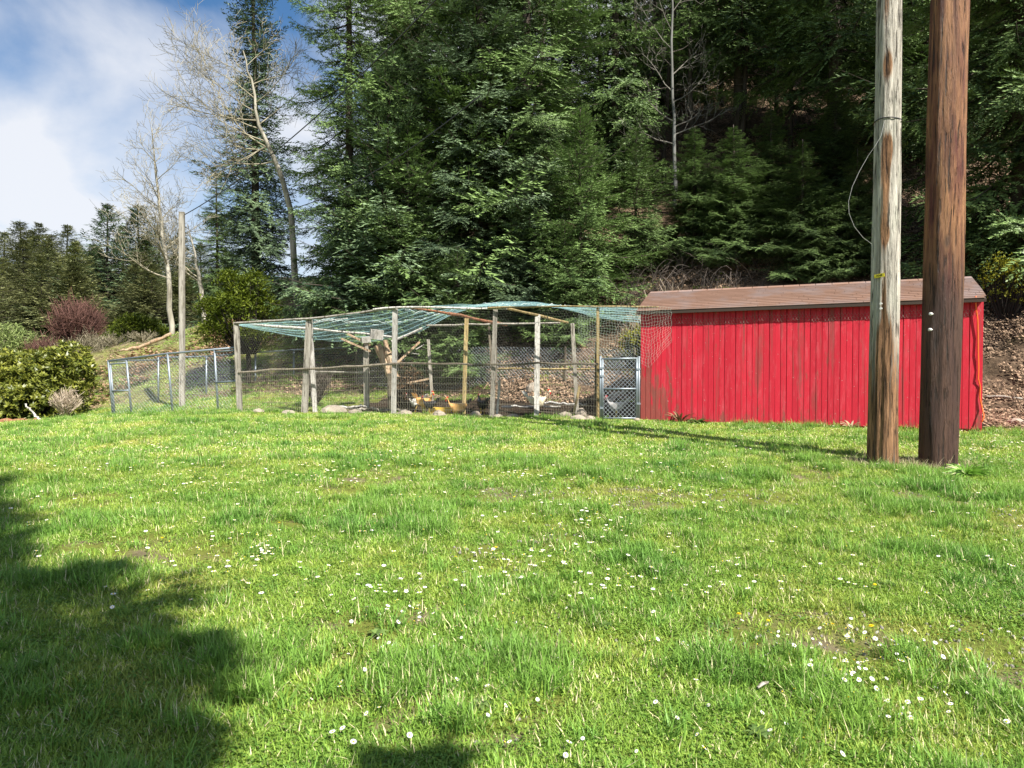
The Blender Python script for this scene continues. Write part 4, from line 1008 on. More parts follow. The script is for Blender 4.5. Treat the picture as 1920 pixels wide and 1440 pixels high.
rail('middle_rail', [(725, 683, -.08), (925, 683, -.08), (1010, 681, -.08), (1122, 683, -.08)], .026, M['wood_dark'], .02)
for pts, w_, mt in [([(840, 587, .1), (950, 609, 1.8)], .035, M['wood_red']), ([(770, 577, .0), (842, 588, .1)], .03, M['wood_red']), ([(950, 578, .0), (1065, 605, 1.1)], .03, M['wood_tan']), ([(800, 610, 1.5), (1050, 606, 1.4)], .03, M['wood']),
                    ([(590, 697, 1.4), (692, 699, 1.0)], .03, M['wood']), ([(932, 691, .8), (1190, 692, .8)], .022, M['wood_tan']), ([(468, 608, .8), (680, 625, 1.8), (735, 632, 1.9)], .03, M['wood_white']), ([(735, 640, 1.5), (792, 615, 1.7)], .03, M['wood_white']),
                    ([(588, 604, .4), (652, 597, 1.4)], .012, M['wood_white'])]:
    rail('cross_rail', pts, w_, mt)
for pts, w_ in [([(640, 635, .6), (695, 659, .8)], .035), ([(652, 626, .9), (694, 647, .9)], .03), ([(745, 680, .5), (787, 641, .7)], .04), ([(765, 718, .7), (806, 710, .8)], .035), ([(780, 655, .65), (795, 646, .7)], .016), ([(770, 662, .65), (786, 664, .7)], .012), ([(890, 752, 1.3), (915, 718, 1.4)], .02), ([(722, 665, .4), (745, 655, .5)], .02)]:
    ps = [P(x_, y_, front_d(x_) + dd) for x_, y_, dd in pts]; c = ps[0]; mb = MB(); mb.beam((0, 0, 0), ps[1] - ps[0], w_ * 2, w_ * 1.2)
    o = mb.build('perch_stick', M['drift'] if w_ > .018 else M['wood_white'], pen, loc=c)
# driftwood stump
dw = empty('driftwood', P(722, 705, 16.9)); tag(dw, 'split upright driftwood trunk leaning inside the pen', 'driftwood')
for (a, b_, r0, r1) in [((734, 712), (708, 647), .07, .09), ((740, 708), (722, 640), .09, .06), ((728, 690), (742, 655), .05, .03), ((731, 700), (716, 655), .05, .04)]:
    pa = P(a[0], a[1], 16.85) - dw.location; pb = P(b_[0], b_[1], 16.85 + .1) - dw.location; u = np.linspace(0, 1, 7)[:, None]
    pt = np.array(pa) + (np.array(pb) - np.array(pa)) * u + (rs.random((7, 3)) - .5) * .03; mb = MB(); mb.tube(pt, np.linspace(r0, r1, 7) * rs.uniform(.8, 1.2, 7), 7); mb.build('limb', M['drift'], dw)
mb = MB(); mb.tube([P(736, 765, 16.85) - dw.location, P(733, 735, 16.85) - dw.location, P(733, 700, 16.85) - dw.location], [.10, .08, .09], 8); mb.build('trunk', M['wood_dark'], dw)

# wire on the front: hexagonal above and below, welded mesh below, square netting at the right
def frontline(px):
    """x, y of the front plane at a photograph column (arrays)"""
    d = np.interp(px, [445, 575, 740, 925, 1120, 1200], [17.3, 16.9, 16.35, 15.8, 15.2, 15.0]) - .1
    return (px - 960) / F * d, d
pxs = np.linspace(447, 1122, 200); fx_, fy_ = frontline(pxs); arc = np.concatenate([[0], np.cumsum(np.hypot(np.diff(fx_), np.diff(fy_)))]); ARC = arc[-1]
ztop = np.array([P(a, np.interp(a, [443, 580, 741, 932, 1122], [606, 598, 579, 578, 575]), b_).z for a, b_ in zip(pxs, fy_)])
zmid = np.array([P(a, np.interp(a, [443, 572, 740, 925, 1122], [697, 690, 683, 683, 683]), b_).z for a, b_ in zip(pxs, fy_)])
zbot = ground(fx_, fy_) - .02
def front_fn(u, z, off=0.0):
    u = np.clip(np.asarray(u, float), 0, ARC)
    return np.stack([np.interp(u, arc, fx_) - off * .3, np.interp(u, arc, fy_) - off + .03 * np.sin(u * 2.3 + z * 3), z], -1)
def hx(u, v):
    u = np.clip(u, 0, ARC); h = np.interp(u, arc, ztop - zbot); return front_fn(u, np.interp(u, arc, zbot) + np.clip(v / 2.15, 0, 1) * h + .01 * np.sin(u * 9))
mb = MB(); hex_panel(mb, hx, ARC, 2.15, .06, .05, .0009); mb.build('hexagonal_wire', M['hex_wire'], pen)
mb = MB(); ul = np.arange(0.02, ARC, .052); nseg = 3
for k in range(nseg):
    f0, f1 = k / nseg, (k + 1) / nseg; zb1 = np.interp(ul, arc, zbot); hm = np.interp(ul, arc, zmid) - zb1
    mb.wires(front_fn(ul, zb1 + hm * f0, .04), front_fn(ul, zb1 + hm * f1, .04), .0016)
uu_ = np.linspace(0, ARC, 60)
for f in np.linspace(.02, 1, 9):
    zb1 = np.interp(uu_, arc, zbot) + f * (np.interp(uu_, arc, zmid) - np.interp(uu_, arc, zbot)); p = front_fn(uu_, zb1, .04); mb.wires(p[:-1], p[1:], .0016)
mb.build('welded_wire', M['weld_wire'], pen)
# pale square netting over the gate bay, running on to the shed wall
mb = MB()
def sq_fn(a, b_):
    px = 1085 + a * (1258 - 1085); d = np.interp(px, [1085, 1120, 1200, 1258], [15.1, 15.0, 14.82, 14.58]) + .03 * np.sin(a * 14 + b_ * 5)
    pyb = np.interp(px, [1085, 1130, 1180, 1215, 1258], [640, 668, 668, 690, 640]); pyt = 576.0
    z0 = CAMZ + (HORIZON - pyb) / F * d; z1 = CAMZ + (HORIZON - pyt) / F * d; z = z1 + (z0 - z1) * b_ + .015 * np.sin(a * 30 + b_ * 12)
    return np.stack([(px - 960) / F * d + .012 * np.sin(b_ * 25 + a * 9), d, z], -1)
na, nb_ = 34, 19; aa, bb_ = np.meshgrid(np.linspace(0, 1, na), np.linspace(0, 1, nb_)); pts = sq_fn(aa.ravel(), bb_.ravel()).reshape(nb_, na, 3)
mb.wires(pts[:, :-1], pts[:, 1:], .0013); mb.wires(pts[:-1], pts[1:], .0013); mb.build('square_netting', M['net_white'], pen)
# teal netting over the top, sagging between the rails
cols = [445, 510, 575, 650, 700, 745, 800, 845, 925, 1000, 1060, 1125, 1200, 1215]
r0_ = [606, 602, 598, 590, 583, 577, 574, 572, 574, 574, 574, 574, 576, 577]
r1_ = [608, 624, 636, 642, 645, 634, 620, 590, 566, 566, 578, 598, 606, 606]
r2_ = [609, 616, 622, 628, 634, 636, 634, 600, 558, 550, 560, 590, 602, 600]
r3_ = [608, 612, 618, 624, 628, 628, 600, 575, 560, 556, 564, 578, 578, 576]
cpx = np.linspace(445, 1215, 128); cv = np.linspace(0, 1, 40)
def smooth(a):
    a = np.interp(cpx, cols, a); k = np.ones(9) / 9; return np.convolve(np.pad(a, 4, 'edge'), k, 'valid')
rows = np.stack([smooth(a) for a in (r0_, r1_, r2_, r3_)])
V_ = cv * 3
PYn = np.array([[np.interp(v, [0, 1, 2, 3], rows[:, i]) for i in range(len(cpx))] for v in cv])
kx = np.ones(7) / 7
PYn = np.apply_along_axis(lambda a: np.convolve(np.pad(a, 3, 'edge'), kx, 'valid'), 0, PYn)
Dn = np.interp(cpx, [445, 575, 740, 925, 1120, 1200, 1215], [17.25, 16.85, 16.3, 15.75, 15.1, 14.95, 14.9])[None] + cv[:, None] * np.interp(cpx, [445, 700, 1215], [3.4, 3.6, 2.8])[None]
X_ = (cpx - 960)[None] / F * Dn; Z_ = CAMZ + (HORIZON - PYn) / F * Dn
U2, V2 = np.meshgrid(np.linspace(0, 1, len(cpx)), cv)
Z_ = Z_ + .05 * (fbm(U2 * 22, V2 * 7, 3, 3) - .45) + .02 * np.sin(V2 * 40 + U2 * 60 + np.sin(U2 * 30) * 2)
nett = np.stack([X_ + .02 * np.sin(V2 * 25 + U2 * 14), Dn + .03 * np.sin(U2 * 40), Z_], -1)
mb = MB(); mb.wires(nett[:, :-1], nett[:, 1:], .0019); mb.wires(nett[:-1], nett[1:], .0019); mb.build('roof_netting', M['net'], pen)
for k, (i0, v0, i1, v1) in enumerate([(20, 3, 48, 20), (28, 6, 60, 26), (50, 25, 78, 30), (78, 30, 96, 10), (95, 4, 108, 24), (60, 4, 76, 28), (110, 2, 120, 20)]):
    m_ = 26; ii = np.linspace(i0 * .85, i1 * .85, m_).astype(int); vv = np.linspace(v0 * .74, v1 * .74, m_).astype(int); pt = nett[vv, ii] + (rs.random((m_, 3)) - .5) * .05 + np.array((0, 0, .015)); s_ = MB(); s_.tube(pt, .006, 4); s_.build('string', M['rope'], pen)
# gate of the pen
gate = empty('gate', P(1162, 782, 14.98)); gate.parent = pen; g0 = gate.location
def gp(px, py): return P(px, py, float(np.interp(px, [1127, 1196], [15.02, 14.88]))) - g0
def tubepart(name, pts, r, mat, par, n=8):
    mb = MB(); mb.tube(pts, r, n); return mb.build(name, mat, par, smooth=True)
fr = [tubepart('frame_tube', [gp(1130, 786), gp(1130, 673)], .021, M['galv'], gate), tubepart('frame_tube', [gp(1194, 784), gp(1194, 671)], .021, M['galv'], gate),
      tubepart('frame_tube', [gp(1128, 673), gp(1196, 672)], .021, M['galv'], gate), tubepart('frame_tube', [gp(1130, 729), gp(1194, 729)], .018, M['galv'], gate), tubepart('frame_tube', [gp(1130, 784), gp(1194, 784)], .018, M['galv'], gate)]
tubepart('gate_post', [P(1126, 788, 15.03) - g0, P(1126, 668, 15.03) - g0], .024, M['galv'], gate); tubepart('gate_post', [P(1198, 787, 14.88) - g0, P(1198, 668, 14.88) - g0], .024, M['galv'], gate)
def diamond(mb, fn, U, V, cell, r):
    """chain link between u 0..U and v 0..V: wires on both diagonals, clipped to the panel"""
    for sgn in (1, -1):
        c = np.arange(-V, U, cell) if sgn > 0 else np.arange(0, U + V, cell)
        # u = c + sgn*v
        v0 = np.zeros_like(c); v1 = np.full_like(c, V)
        if sgn > 0: v0 = np.maximum(v0, -c); v1 = np.minimum(v1, U - c)
        else: v0 = np.maximum(v0, c - U); v1 = np.minimum(v1, c)
        ok = v1 > v0 + 1e-3; c, v0, v1 = c[ok], v0[ok], v1[ok]
        for k in range(4):
            a = v0 + (v1 - v0) * k / 4; b_ = v0 + (v1 - v0) * (k + 1) / 4
            mb.wires(fn(c + sgn * a, a), fn(c + sgn * b_, b_), r)
def lin_panel(a, b_, ha, hb):
    """fn(u,v) on a vertical panel between ground points a and b with heights ha, hb; returns fn, U, V"""
    a = np.array(a); b_ = np.array(b_); U = np.linalg.norm((b_ - a)[:2]); V = (ha + hb) / 2
    def fn(u, v):
        f = (u / U)[:, None]; h = ha + (hb - ha) * f; base = a + (b_ - a) * f
        return base + np.array((0, 0, 1.0)) * h * (v / V)[:, None]
    return fn, U, V
fn, U, V = lin_panel(gp(1131, 784), gp(1193, 784), (gp(1131, 674) - gp(1131, 784)).z, (gp(1193, 674) - gp(1193, 784)).z)
mb = MB(); diamond(mb, fn, U, V, .085, .0032); mb.build('chain_link_mesh', M['galv_wire'], gate)
for px, py in [(1128, 690), (1128, 765), (1197, 692), (1197, 757), (1129, 705)]:
    mb = MB(); mb.box(tuple(gp(px, py)), (.075, .06, .035)); mb.build('hinge' if px > 1150 else 'latch', M['galv'], gate)
# rear side of the pen
mb = MB()
rear_px = [(1190, 17.6), (1080, 18.2), (950, 18.8), (800, 19.4), (668, 20.2)]
rear_pts = [G3(a, b_) for a, b_ in rear_px]

# ------------------------------------------------------------------ chain link run at the left and along the back
run = empty('chain_link_fence', (0, 0, 0)); tag(run, 'galvanised chain link run with gates around the thin grey post', 'fence')
def kd(px): return float(np.interp(px, [205, 450], [19.0, 17.4]))
def kpost(pxb, pyb, pxt, pyt, d, r=.028):
    a = P(pxb, pyb, d); a.z = min(a.z, gz(a.x, a.y)) - .05
    tubepart('post', [a, P(pxt, pyt, d)], r, M['galv'], run)
for pxb, pyb, pxt, pyt in [(212, 778, 203, 676), (247, 776, 237, 674), (324, 772, 314, 661), (409, 768, 402, 653), (449, 765, 443, 651), (215, 778, 207, 684)]: kpost(pxb, pyb, pxt, pyt, kd(pxt))
tubepart('top_rail', [P(203, 677, kd(203)), P(314, 663, kd(314)), P(450, 651, kd(450))], .024, M['galv'], run)
for a, b_ in [((205, 683), (238, 680)), ((211, 733), (241, 732)), ((403, 660), (444, 656)), ((405, 717), (447, 714))]:
    tubepart('cross_bar', [P(*a, kd(a[0])), P(*b_, kd(b_[0]))], .020, M['galv'], run)
def kpanel(px0, px1, d0, d1, yt0, yt1, yb0, yb1, nm='chain_link_mesh', r=.0014, cell=.10):
    a = P(px0, yb0, d0); b_ = P(px1, yb1, d1); a.z = min(a.z, gz(a.x, a.y)); b_.z = min(b_.z, gz(b_.x, b_.y))
    fn, U, V = lin_panel(a, b_, P(px0, yt0, d0).z - a.z, P(px1, yt1, d1).z - b_.z); mb = MB(); diamond(mb, fn, U, V, cell, r); mb.build(nm, M['galv_wire'], run)
kpanel(208, 242, kd(208), kd(242), 678, 674, 778, 776); kpanel(242, 319, kd(242), kd(319), 674, 662, 776, 772); kpanel(319, 405, kd(319), kd(405), 662, 653, 772, 768); kpanel(405, 446, kd(405), kd(446), 660, 656, 768, 766)
back = [(297, 22.0, 671, 757), (387, 22.4, 668, 751), (479, 22.5, 661, 742), (551, 22.5, 656, 735), (668, 22.3, 651, 722)]
kpanel(205, 297, 19.0, 22.0, 678, 672, 778, 757)
for (a, b_) in zip(back[:-1], back[1:]): kpanel(a[0], b_[0], a[1], b_[1], a[2], b_[2], a[3], b_[3])
for px, d, yt, yb in back: kpost(px, yb, px, yt - 1, d, .03)
tubepart('top_rail', [P(203, 677, 19.0), P(240, 676, 20.4), P(297, 675, 22.0)], .022, M['galv'], run)
tubepart('top_rail', [P(a[0], a[2], a[1]) for a in back], .024, M['galv'], run)
# mesh behind the pen (older, darker)
bk = empty('rear_wire_fence', (0, 0, 0)); tag(bk, 'old sagging chain link fence across the back of the pen under the trees', 'fence')
bpx = [(668, 21.6, 650), (800, 20.6, 650), (930, 19.6, 650), (1060, 18.7, 652), (1190, 17.9, 655)]
for (a, b_) in zip(bpx[:-1], bpx[1:]):
    pa = G3(a[0], a[1]); pb = G3(b_[0], b_[1]); fn, U, V = lin_panel(pa, pb, P(a[0], a[2], a[1]).z - pa.z, P(b_[0], b_[2], b_[1]).z - pb.z); mb = MB(); diamond(mb, fn, U, V, .095, .0022); mb.build('chain_link_mesh', M['galv_wire'], bk)
for a in bpx: pa = G3(a[0], a[1], -.1); mb = MB(); mb.tube([(0, 0, 0), P(a[0], a[2] - 3, a[1]) - pa], .03, 7); mb.build('post', M['wood_dark'], bk, loc=pa)

# ------------------------------------------------------------------ hens
def hen(name, loc, rz, body, tail, label, scale=1.0, sit=False, neckm=None, headup=0.0):
    root = empty(name, loc, rz); root.scale = (scale,) * 3
    zl_ = -.10 if sit else 0
    # rings: x, z, half width, half height from tail to beak (faces +X)
    S = [(-.20, .30, .010, .012), (-.17, .285, .045, .04), (-.12, .255, .075, .075), (-.04, .225, .092, .098), (.05, .215, .092, .102), (.115, .235, .075, .09), (.150, .285, .052, .062), (.165, .335, .036, .04), (.178, .375, .028, .030), (.195, .402 , .028, .028), (.215, .408, .022, .022), (.232, .402, .008, .008)]
    n = 14; a = np.arange(n) / n * 2 * math.pi; V = []
    for k, (x, z, w_, h_) in enumerate(S):
        tilt = np.interp(k, [0, 4, 6, 8, 11], [.5, 0, -.9, -1.1, 0])
        yy = np.cos(a) * w_; zz_ = np.sin(a) * h_
        V.append(np.stack([x - zz_ * math.sin(-tilt) * -1 * .6, yy, z + zz_ * math.cos(tilt * .5) + zl_ + headup * max(0, (k - 5)) / 6], -1))
    V = np.concatenate(V); m = len(S); i = np.arange(m - 1)[:, None] * n; j = np.arange(n)[None]; kk = (j + 1) % n
    q = np.stack([i + j, i + kk, i + n + kk, i + n + j], -1).reshape(-1, 4); mb = MB(); mb.add(V, q)
    rg = np.random.default_rng(3); V += 0
    mb.build('body', body, root, smooth=True)
    for sgn in (-1, 1):
        wv = []; mb = MB(); 
        for u in np.linspace(0, 1, 7):
            hh = .055 * math.sin(math.pi * min(1, u * .9 + .1)) ** .7
            wv.append([(.075 - u * .21, sgn * (.088 + .012 * math.sin(u * 3.1)), .255 - u * .02 + zl_ + hh), (.075 - u * .21, sgn * (.104 - .02 * u), .245 - u * .02 + zl_), (.075 - u * .21, sgn * .088, .235 - u * .01 + zl_ - hh * .9)])
        wv = np.array(wv).reshape(-1, 3); qq = []
        for k in range(6):
            for t_ in range(2): qq.append((k * 3 + t_, k * 3 + t_ + 1, k * 3 + t_ + 4, k * 3 + t_ + 3))
        mb.add(wv, qq); mb.build('wing', body, root, smooth=True)
    mb = MB()
    for k in range(9):
        s_ = (k - 4) / 4; d_ = np.array((-.72 + .25 * abs(s_), s_ * .30, .75 - .15 * abs(s_))); d_ /= np.linalg.norm(d_)
        p = np.array((-.16, s_ * .025, .29 + zl_)); v, q = leaf_quads(np.array([p]), np.array([d_]), np.array([[.1, 1.0, .1]]), np.array([.15 + .02 * (k % 3)]), np.array([.055])); mb.add(v, q)
    mb.build('tail', tail, root)
    hu = headup
    mb = MB(); cxs = [(.175, .425), (.183, .452), (.192, .437), (.20, .456), (.209, .437), (.218, .445), (.226, .42)]
    v = [(x, s_ * .004, z + zl_ + hu) for s_ in (-1, 1) for x, z in cxs]; mb.add(v, [(k, k + 1, k + 8, k + 7) for k in range(6)], [(0, k, k + 1) for k in range(1, 6)] + [(7, k + 8, k + 7) for k in range(1, 6)]); mb.build('comb', M['comb'], root)
    mb = MB(); mb.tube([(.222, 0, .392 + zl_ + hu), (.226, 0, .372 + zl_ + hu), (.222, 0, .352 + zl_ + hu)], [.012, .014, .005], 6); mb.tube([(.205, .022, .405 + zl_ + hu), (.206, .026, .398 + zl_ + hu)], [.010, .010], 6); mb.build('wattle', M['comb'], root)
    mb = MB(); mb.tube([(.228, 0, .404 + zl_ + hu), (.245, 0, .400 + zl_ + hu), (.258, 0, .392 + zl_ + hu)], [.009, .006, .001], 6); mb.build('beak', M['beak'], root)
    for sgn in (-1, 1):
        mb = MB(); mb.tube([(.205, sgn * .024, .412 + zl_ + hu), (.205, sgn * .030, .412 + zl_ + hu)], [.005, .003], 6); mb.build('eye', M['black'], root)
        if not sit:
            mb = MB(); mb.tube([(-.01, sgn * .045, .16), (.0, sgn * .045, .09), (.005, sgn * .045, .01)], [.028, .010, .008], 6)
            for aa_ in (-.5, 0, .5, 3.14): mb.tube([(.005, sgn * .045, .01), (.005 + math.cos(aa_) * .045, sgn * .045 + math.sin(aa_) * .045, .004)], [.006, .003], 4)
            mb.build('leg', M['leg_y'], root)
    tag(root, label, 'chicken', 'chickens in the pen'); return root
def HG(px, d): return G3(px, d, 0)
hen('chicken', HG(1008, 16.35), R(-10), M['cream'], M['white_f'], 'large cream chicken facing right beside the pale inner post', 1.25)
hen('chicken', HG(779, 17.1), R(200), M['white_f'], M['white_f'], 'white chicken turned away beside the buff one with the red comb', 1.0)
hen('chicken', HG(795, 16.75), R(-25), M['buff'], M['buff'], 'buff chicken with raised head and red comb at the pen middle', 1.1, headup=.02)
hen('chicken', HG(806, 16.55), R(160), M['blackf'], M['blackf'], 'black chicken with reddish head in front of the buff one', .9)
hen('chicken', HG(858, 16.35), R(175), M['buff'], M['blackf'], 'buff chicken lying down with a black tail left of the tan post', 1.15, sit=True)
hen('chicken', HG(905, 16.4), R(120), M['blackf'], M['blackf'], 'black chicken in the shade left of the grey post carrying the pole shadow', 1.0)
hen('chicken', G3(1156, 15.6), R(165), M['greyf'], M['greyf'], 'grey speckled chicken with red face behind the small metal gate', 1.05)
mb = MB(); mb.box((0, 0, .06), (.42, .2, .12), taper=1.15); mb.box((0, 0, .125), (.46, .23, .012)); o = mb.build('feed_trough', M['trough'], loc=HG(826, 16.8)); o.rotation_euler = (0, 0, .1); tag(o, 'long yellow feed trough among the chickens', 'trough')

# ------------------------------------------------------------------ rocks, logs, litter
rk = np.random.default_rng(12)
def rock_mesh(seed, mat):
    r = np.random.default_rng(seed); n, m = 10, 7; V = []; 
    for i in range(m):
        ph = math.pi * i / (m - 1)
        for j in range(n): V.append((math.sin(ph) * math.cos(j * 6.283 / n), math.sin(ph) * math.sin(j * 6.283 / n), math.cos(ph)))
    V = np.array(V); V *= (1 + .28 * (vnoise(V[:, 0] * 1.7 + seed, V[:, 1] * 1.7 + V[:, 2] * 1.3, seed)[:, None] - .5) * 2)
    q = [(i * n + j, i * n + n + j, i * n + n + (j + 1) % n, i * n + (j + 1) % n) for i in range(m - 1) for j in range(n)]
    o = MB().add(V, q).build('rock', mat, link=False); me = o.data; bpy.data.objects.remove(o); return me
rm = [rock_mesh(i, M['stone']) for i in range(4)]
rocks = [(485, 768, 17.0, .20, .07, 'flat pale stone at the pen foot near the pen corner'), (541, 768, 16.8, .22, .07, 'flat tan stone at the pen foot left of the forked post'), (628, 764, 16.9, .34, .14, 'low grey boulder inside the pen right of the bare bush'), (665, 766, 16.7, .2, .08, 'small grey stone right of the low boulder'),
         (822, 768, 16.1, .2, .10, 'pale grey stone in front of the yellow trough'), (893, 768, 16.1, .18, .09, 'stone at the pen foot just right of the tan post'), (960, 772, 15.7, .16, .06, 'small stone at the pen foot left of the cream chicken'), (1060, 768, 15.7, .2, .09, 'tan stone at the pen foot right of the cream chicken'),
         (1085, 779, 15.15, .2, .08, 'tan stone at the foot of the leaning prop'), (1107, 781, 15.1, .16, .07, 'stone beside the post next to the small gate'), (1092, 752, 15.8, .12, .14, 'upright stone inside the pen near the gate'), (760, 768, 16.3, .18, .07, 'stone at the pen foot below the driftwood'), (935, 770, 15.8, .14, .06, 'stone touching the foot of the grey post'), (1195, 783, 14.8, .12, .05, 'small stone at the corner of the shed and gate'), (1903, 728, 13.8, .16, .09, 'rock on the leafy bank right of the shed'), (1000, 690, 18.6, .22, .2, 'brown stone on the bank behind the pen')]
for i, (px, py, d, w_, h_, lb) in enumerate(rocks):
    g0 = G3(px, d, h_ * .25); o = put('rock', rm[i % 4], None, g0, (0, 0, rk.uniform(0, 6)), (w_, w_ * .7, h_)); tag(o, lb, 'rock', 'stones around the pen')
def log(name, pts, r_, mat, label, cat='log', drop=True):
    ps = [G3(px, d, r_[i] * .6 + l) for i, (px, d, l) in enumerate(pts)]; mb = MB(); u = np.linspace(0, 1, 14); cu = np.linspace(0, 1, len(ps)); A = np.array(ps)
    pt = np.stack([np.interp(u, cu, A[:, k]) for k in range(3)], -1) + (rk.random((14, 3)) - .5) * .05; mb.tube(pt, np.interp(u, cu, r_) * rk.uniform(.85, 1.15, 14), 8)
    tag(mb.build(name, mat, smooth=True), label, cat)
log('fallen_log', [(225, 28.5, 0), (265, 28.8, .05), (322, 29.0, .1)], [.04, .06, .07], M['drift'], 'pale fallen log on the grassy bank below the bare alder')
log('driftwood_log', [(-10, 19.3, 0), (25, 19.6, 0), (66, 19.5, 0)], [.07, .06, .05], M['wood_red'], 'reddish log lying at the foot of the rhododendron')
log('stick', [(45, 19.2, .45), (58, 19.1, .25), (74, 19.0, 0)], [.02, .025, .03], M['wood_white'], 'pale stick leaning out from under the rhododendron', 'stick')
log('pipe', [(160, 19.6, .0), (205, 19.3, .0)], [.03, .03], M['wood_white'], 'thin pale pole lying beside the corner of the chain link run', 'pole')
for i, (a, b_) in enumerate([((615, 17.6, .05), (690, 17.3, .1)), ((668, 17.2, .03), (702, 17.4, .06)), ((655, 17.9, .02), (690, 17.7, .12)), ((700, 17.2, .04), (760, 17.0, .04)), ((1010, 17.4, .1), (1100, 16.8, .1)), ((1135, 17.2, .15), (1195, 16.6, .5)), ((1130, 16.6, .1), (1180, 17.2, .4)), ((1760, 15.6, .05), (1920, 14.9, .05)), ((940, 17.0, .1), (1050, 16.8, .08))]):
    log('stick', [a, b_], [.03, .018], M['wood'] if i % 2 else M['wood_white'], ['grey stick on the pen floor right of the bare bush', 'short stick lying right of the low boulder', 'low stick lying behind the low boulder', 'pale stick lying under the driftwood', 'pale pole lying on the bank behind the cream chicken', 'grey branch seen through the top of the small gate', 'pale crossed branch seen through the small gate', 'grey branch on the leafy bank right of the shed', 'pale pole on the pen floor beside the cream chicken'][i], 'stick')

# weeds at the shed foot
def weed(name, px, d, n, Ls, W, mat, seed, label, up=.5):
    r = np.random.default_rng(seed); root = empty(name, G3(px, d)); mb = MB()
    for i in range(n):
        a = r.random() * 6.283; e = r.uniform(.2, 1.2) * up; l_ = Ls * r.uniform(.6, 1.1); d0 = np.array((math.cos(a), math.sin(a) * .6, e)); d0 /= np.linalg.norm(d0)
        sd2 = np.cross(d0, (0, 0, 1)); sd2 /= np.linalg.norm(sd2); p = np.zeros(3); V = []
        for k in range(5):
            u = k / 4; w2 = W * math.sin(math.pi * (.08 + .9 * u)) / 2; V += [p - sd2 * w2, p + sd2 * w2 + np.array((0, 0, .01))]; dd = d0 - np.array((0, 0, 1)) * u * .9; p = p + dd / np.linalg.norm(dd) * l_ / 4
        mb.add(V, [(2 * k, 2 * k + 1, 2 * k + 3, 2 * k + 2) for k in range(4)], tint=r.random())
    mb.build('leaves', mat, root); tag(root, label, 'weed')
yw = lambda px: float(np.interp(px, [1200, 1841], [14.75, 12.6]))
weed('dock_plant', 1308, yw(1308), 20, .30, .075, M['weed'], 1, 'broad leaved green dock at the foot of the red wall')
weed('dead_weed', 1275, yw(1275), 22, .34, .05, M['brownweed'], 2, 'withered brown weed at the foot of the red wall left of the dock', 1.3)
weed('grey_weed', 1597, yw(1597), 16, .22, .04, M['straw'], 3, 'pale dry weed at the red wall just left of the grey pole', 1.2)
weed('dock_plant', 1235, yw(1235), 12, .14, .05, M['weed'], 4, 'low green weed at the left corner of the red wall')
weed('grass_clump', 1815, 8.3, 130, .24, .010, M['tallgrass'], 5, 'coarse dark green grass clump on the lawn right of the brown pole', 1.0)

# ------------------------------------------------------------------ grass and ground cover (instances of small tufts)
SRC = bpy.data.collections.new('tuft_sources')
def src(o):
    for c in list(o.users_collection): c.objects.unlink(o)
    SRC.objects.link(o); return o
def tuft(name, n, Lmin, Lmax, W, rad, mat, seed, lean=.6, dry=.05, curl=.8):
    r = np.random.default_rng(seed); a = r.random(n) * 6.283; q = np.sqrt(r.random(n)) * rad
    b_ = np.stack([np.cos(a) * q, np.sin(a) * q, np.zeros(n) - .01], -1)
    az = r.random(n) * 6.283; ln = r.random(n) * lean + .08; Ls = Lmin + (Lmax - Lmin) * r.random(n) ** 1.3
    d0 = np.stack([np.cos(az) * ln, np.sin(az) * ln, np.ones(n)], -1); d0 /= np.linalg.norm(d0, axis=1)[:, None]
    d1 = d0 + np.stack([np.cos(az), np.sin(az), -np.ones(n) * .6], -1) * (curl * r.random(n))[:, None]; d1 /= np.linalg.norm(d1, axis=1)[:, None]
    sdv = np.stack([-np.sin(az), np.cos(az), np.zeros(n)], -1); tw = r.random(n) * 1.2 - .6; sdv = sdv + np.stack([np.cos(az), np.sin(az), 0 * az], -1) * tw[:, None]
    sdv /= np.linalg.norm(sdv, axis=1)[:, None]; wv = (W * (.7 + .6 * r.random(n)))[:, None] / 2
    m = b_ + d0 * (Ls * .5)[:, None]; t_ = m + d1 * (Ls * .5)[:, None]
    V = np.stack([b_ - sdv * wv, b_ + sdv * wv, m + sdv * wv * .85, m - sdv * wv * .85, t_], 1).reshape(-1, 3)
    o = np.arange(n)[:, None] * 5; tint = r.random(n) * .88; tint[r.random(n) < dry] = 1.0
    mb = MB(); mb.add(V, o + np.array((0, 1, 2, 3)), o + np.array((3, 2, 4)), tint=np.repeat(tint, 5)); return src(mb.build(name, mat))
def leafy(name, n, rad, s_, mat, seed, h=.02):
    r = np.random.default_rng(seed); a = r.random(n) * 6.283; q = np.sqrt(r.random(n)) * rad
    b_ = np.stack([np.cos(a) * q, np.sin(a) * q, r.random(n) * h + .004], -1); az = r.random(n) * 6.283
    d_ = np.stack([np.cos(az), np.sin(az), r.random(n) * .5], -1); d_ /= np.linalg.norm(d_, axis=1)[:, None]
    nr = np.stack([(r.random(n) - .5), (r.random(n) - .5), np.ones(n)], -1)
    v, q_ = leaf_quads(b_, d_, nr, s_ * (.6 + .8 * r.random(n)), np.full(n, s_ * .6)); mb = MB(); mb.add(v, q_, tint=np.repeat(r.random(n), 4)); return src(mb.build(name, mat))
T_short = [tuft('short_turf', 70, .015, .042, .0042, .085, M['grass'], 100 + i, .9, .07) for i in range(4)]
T_mid = [tuft('mid_turf', 50, .03, .075, .0048, .085, M['grass'], 110 + i, .8, .06) for i in range(3)]
T_tall = [tuft('tall_turf', 44, .06, .15, .0054, .07, M['tallgrass'], 120 + i, .75, .04, 1.0) for i in range(3)]
T_farm = [tuft('far_turf', 50, .02, .06, .0085, .15, M['grass'], 130 + i, .8, .06) for i in range(3)]
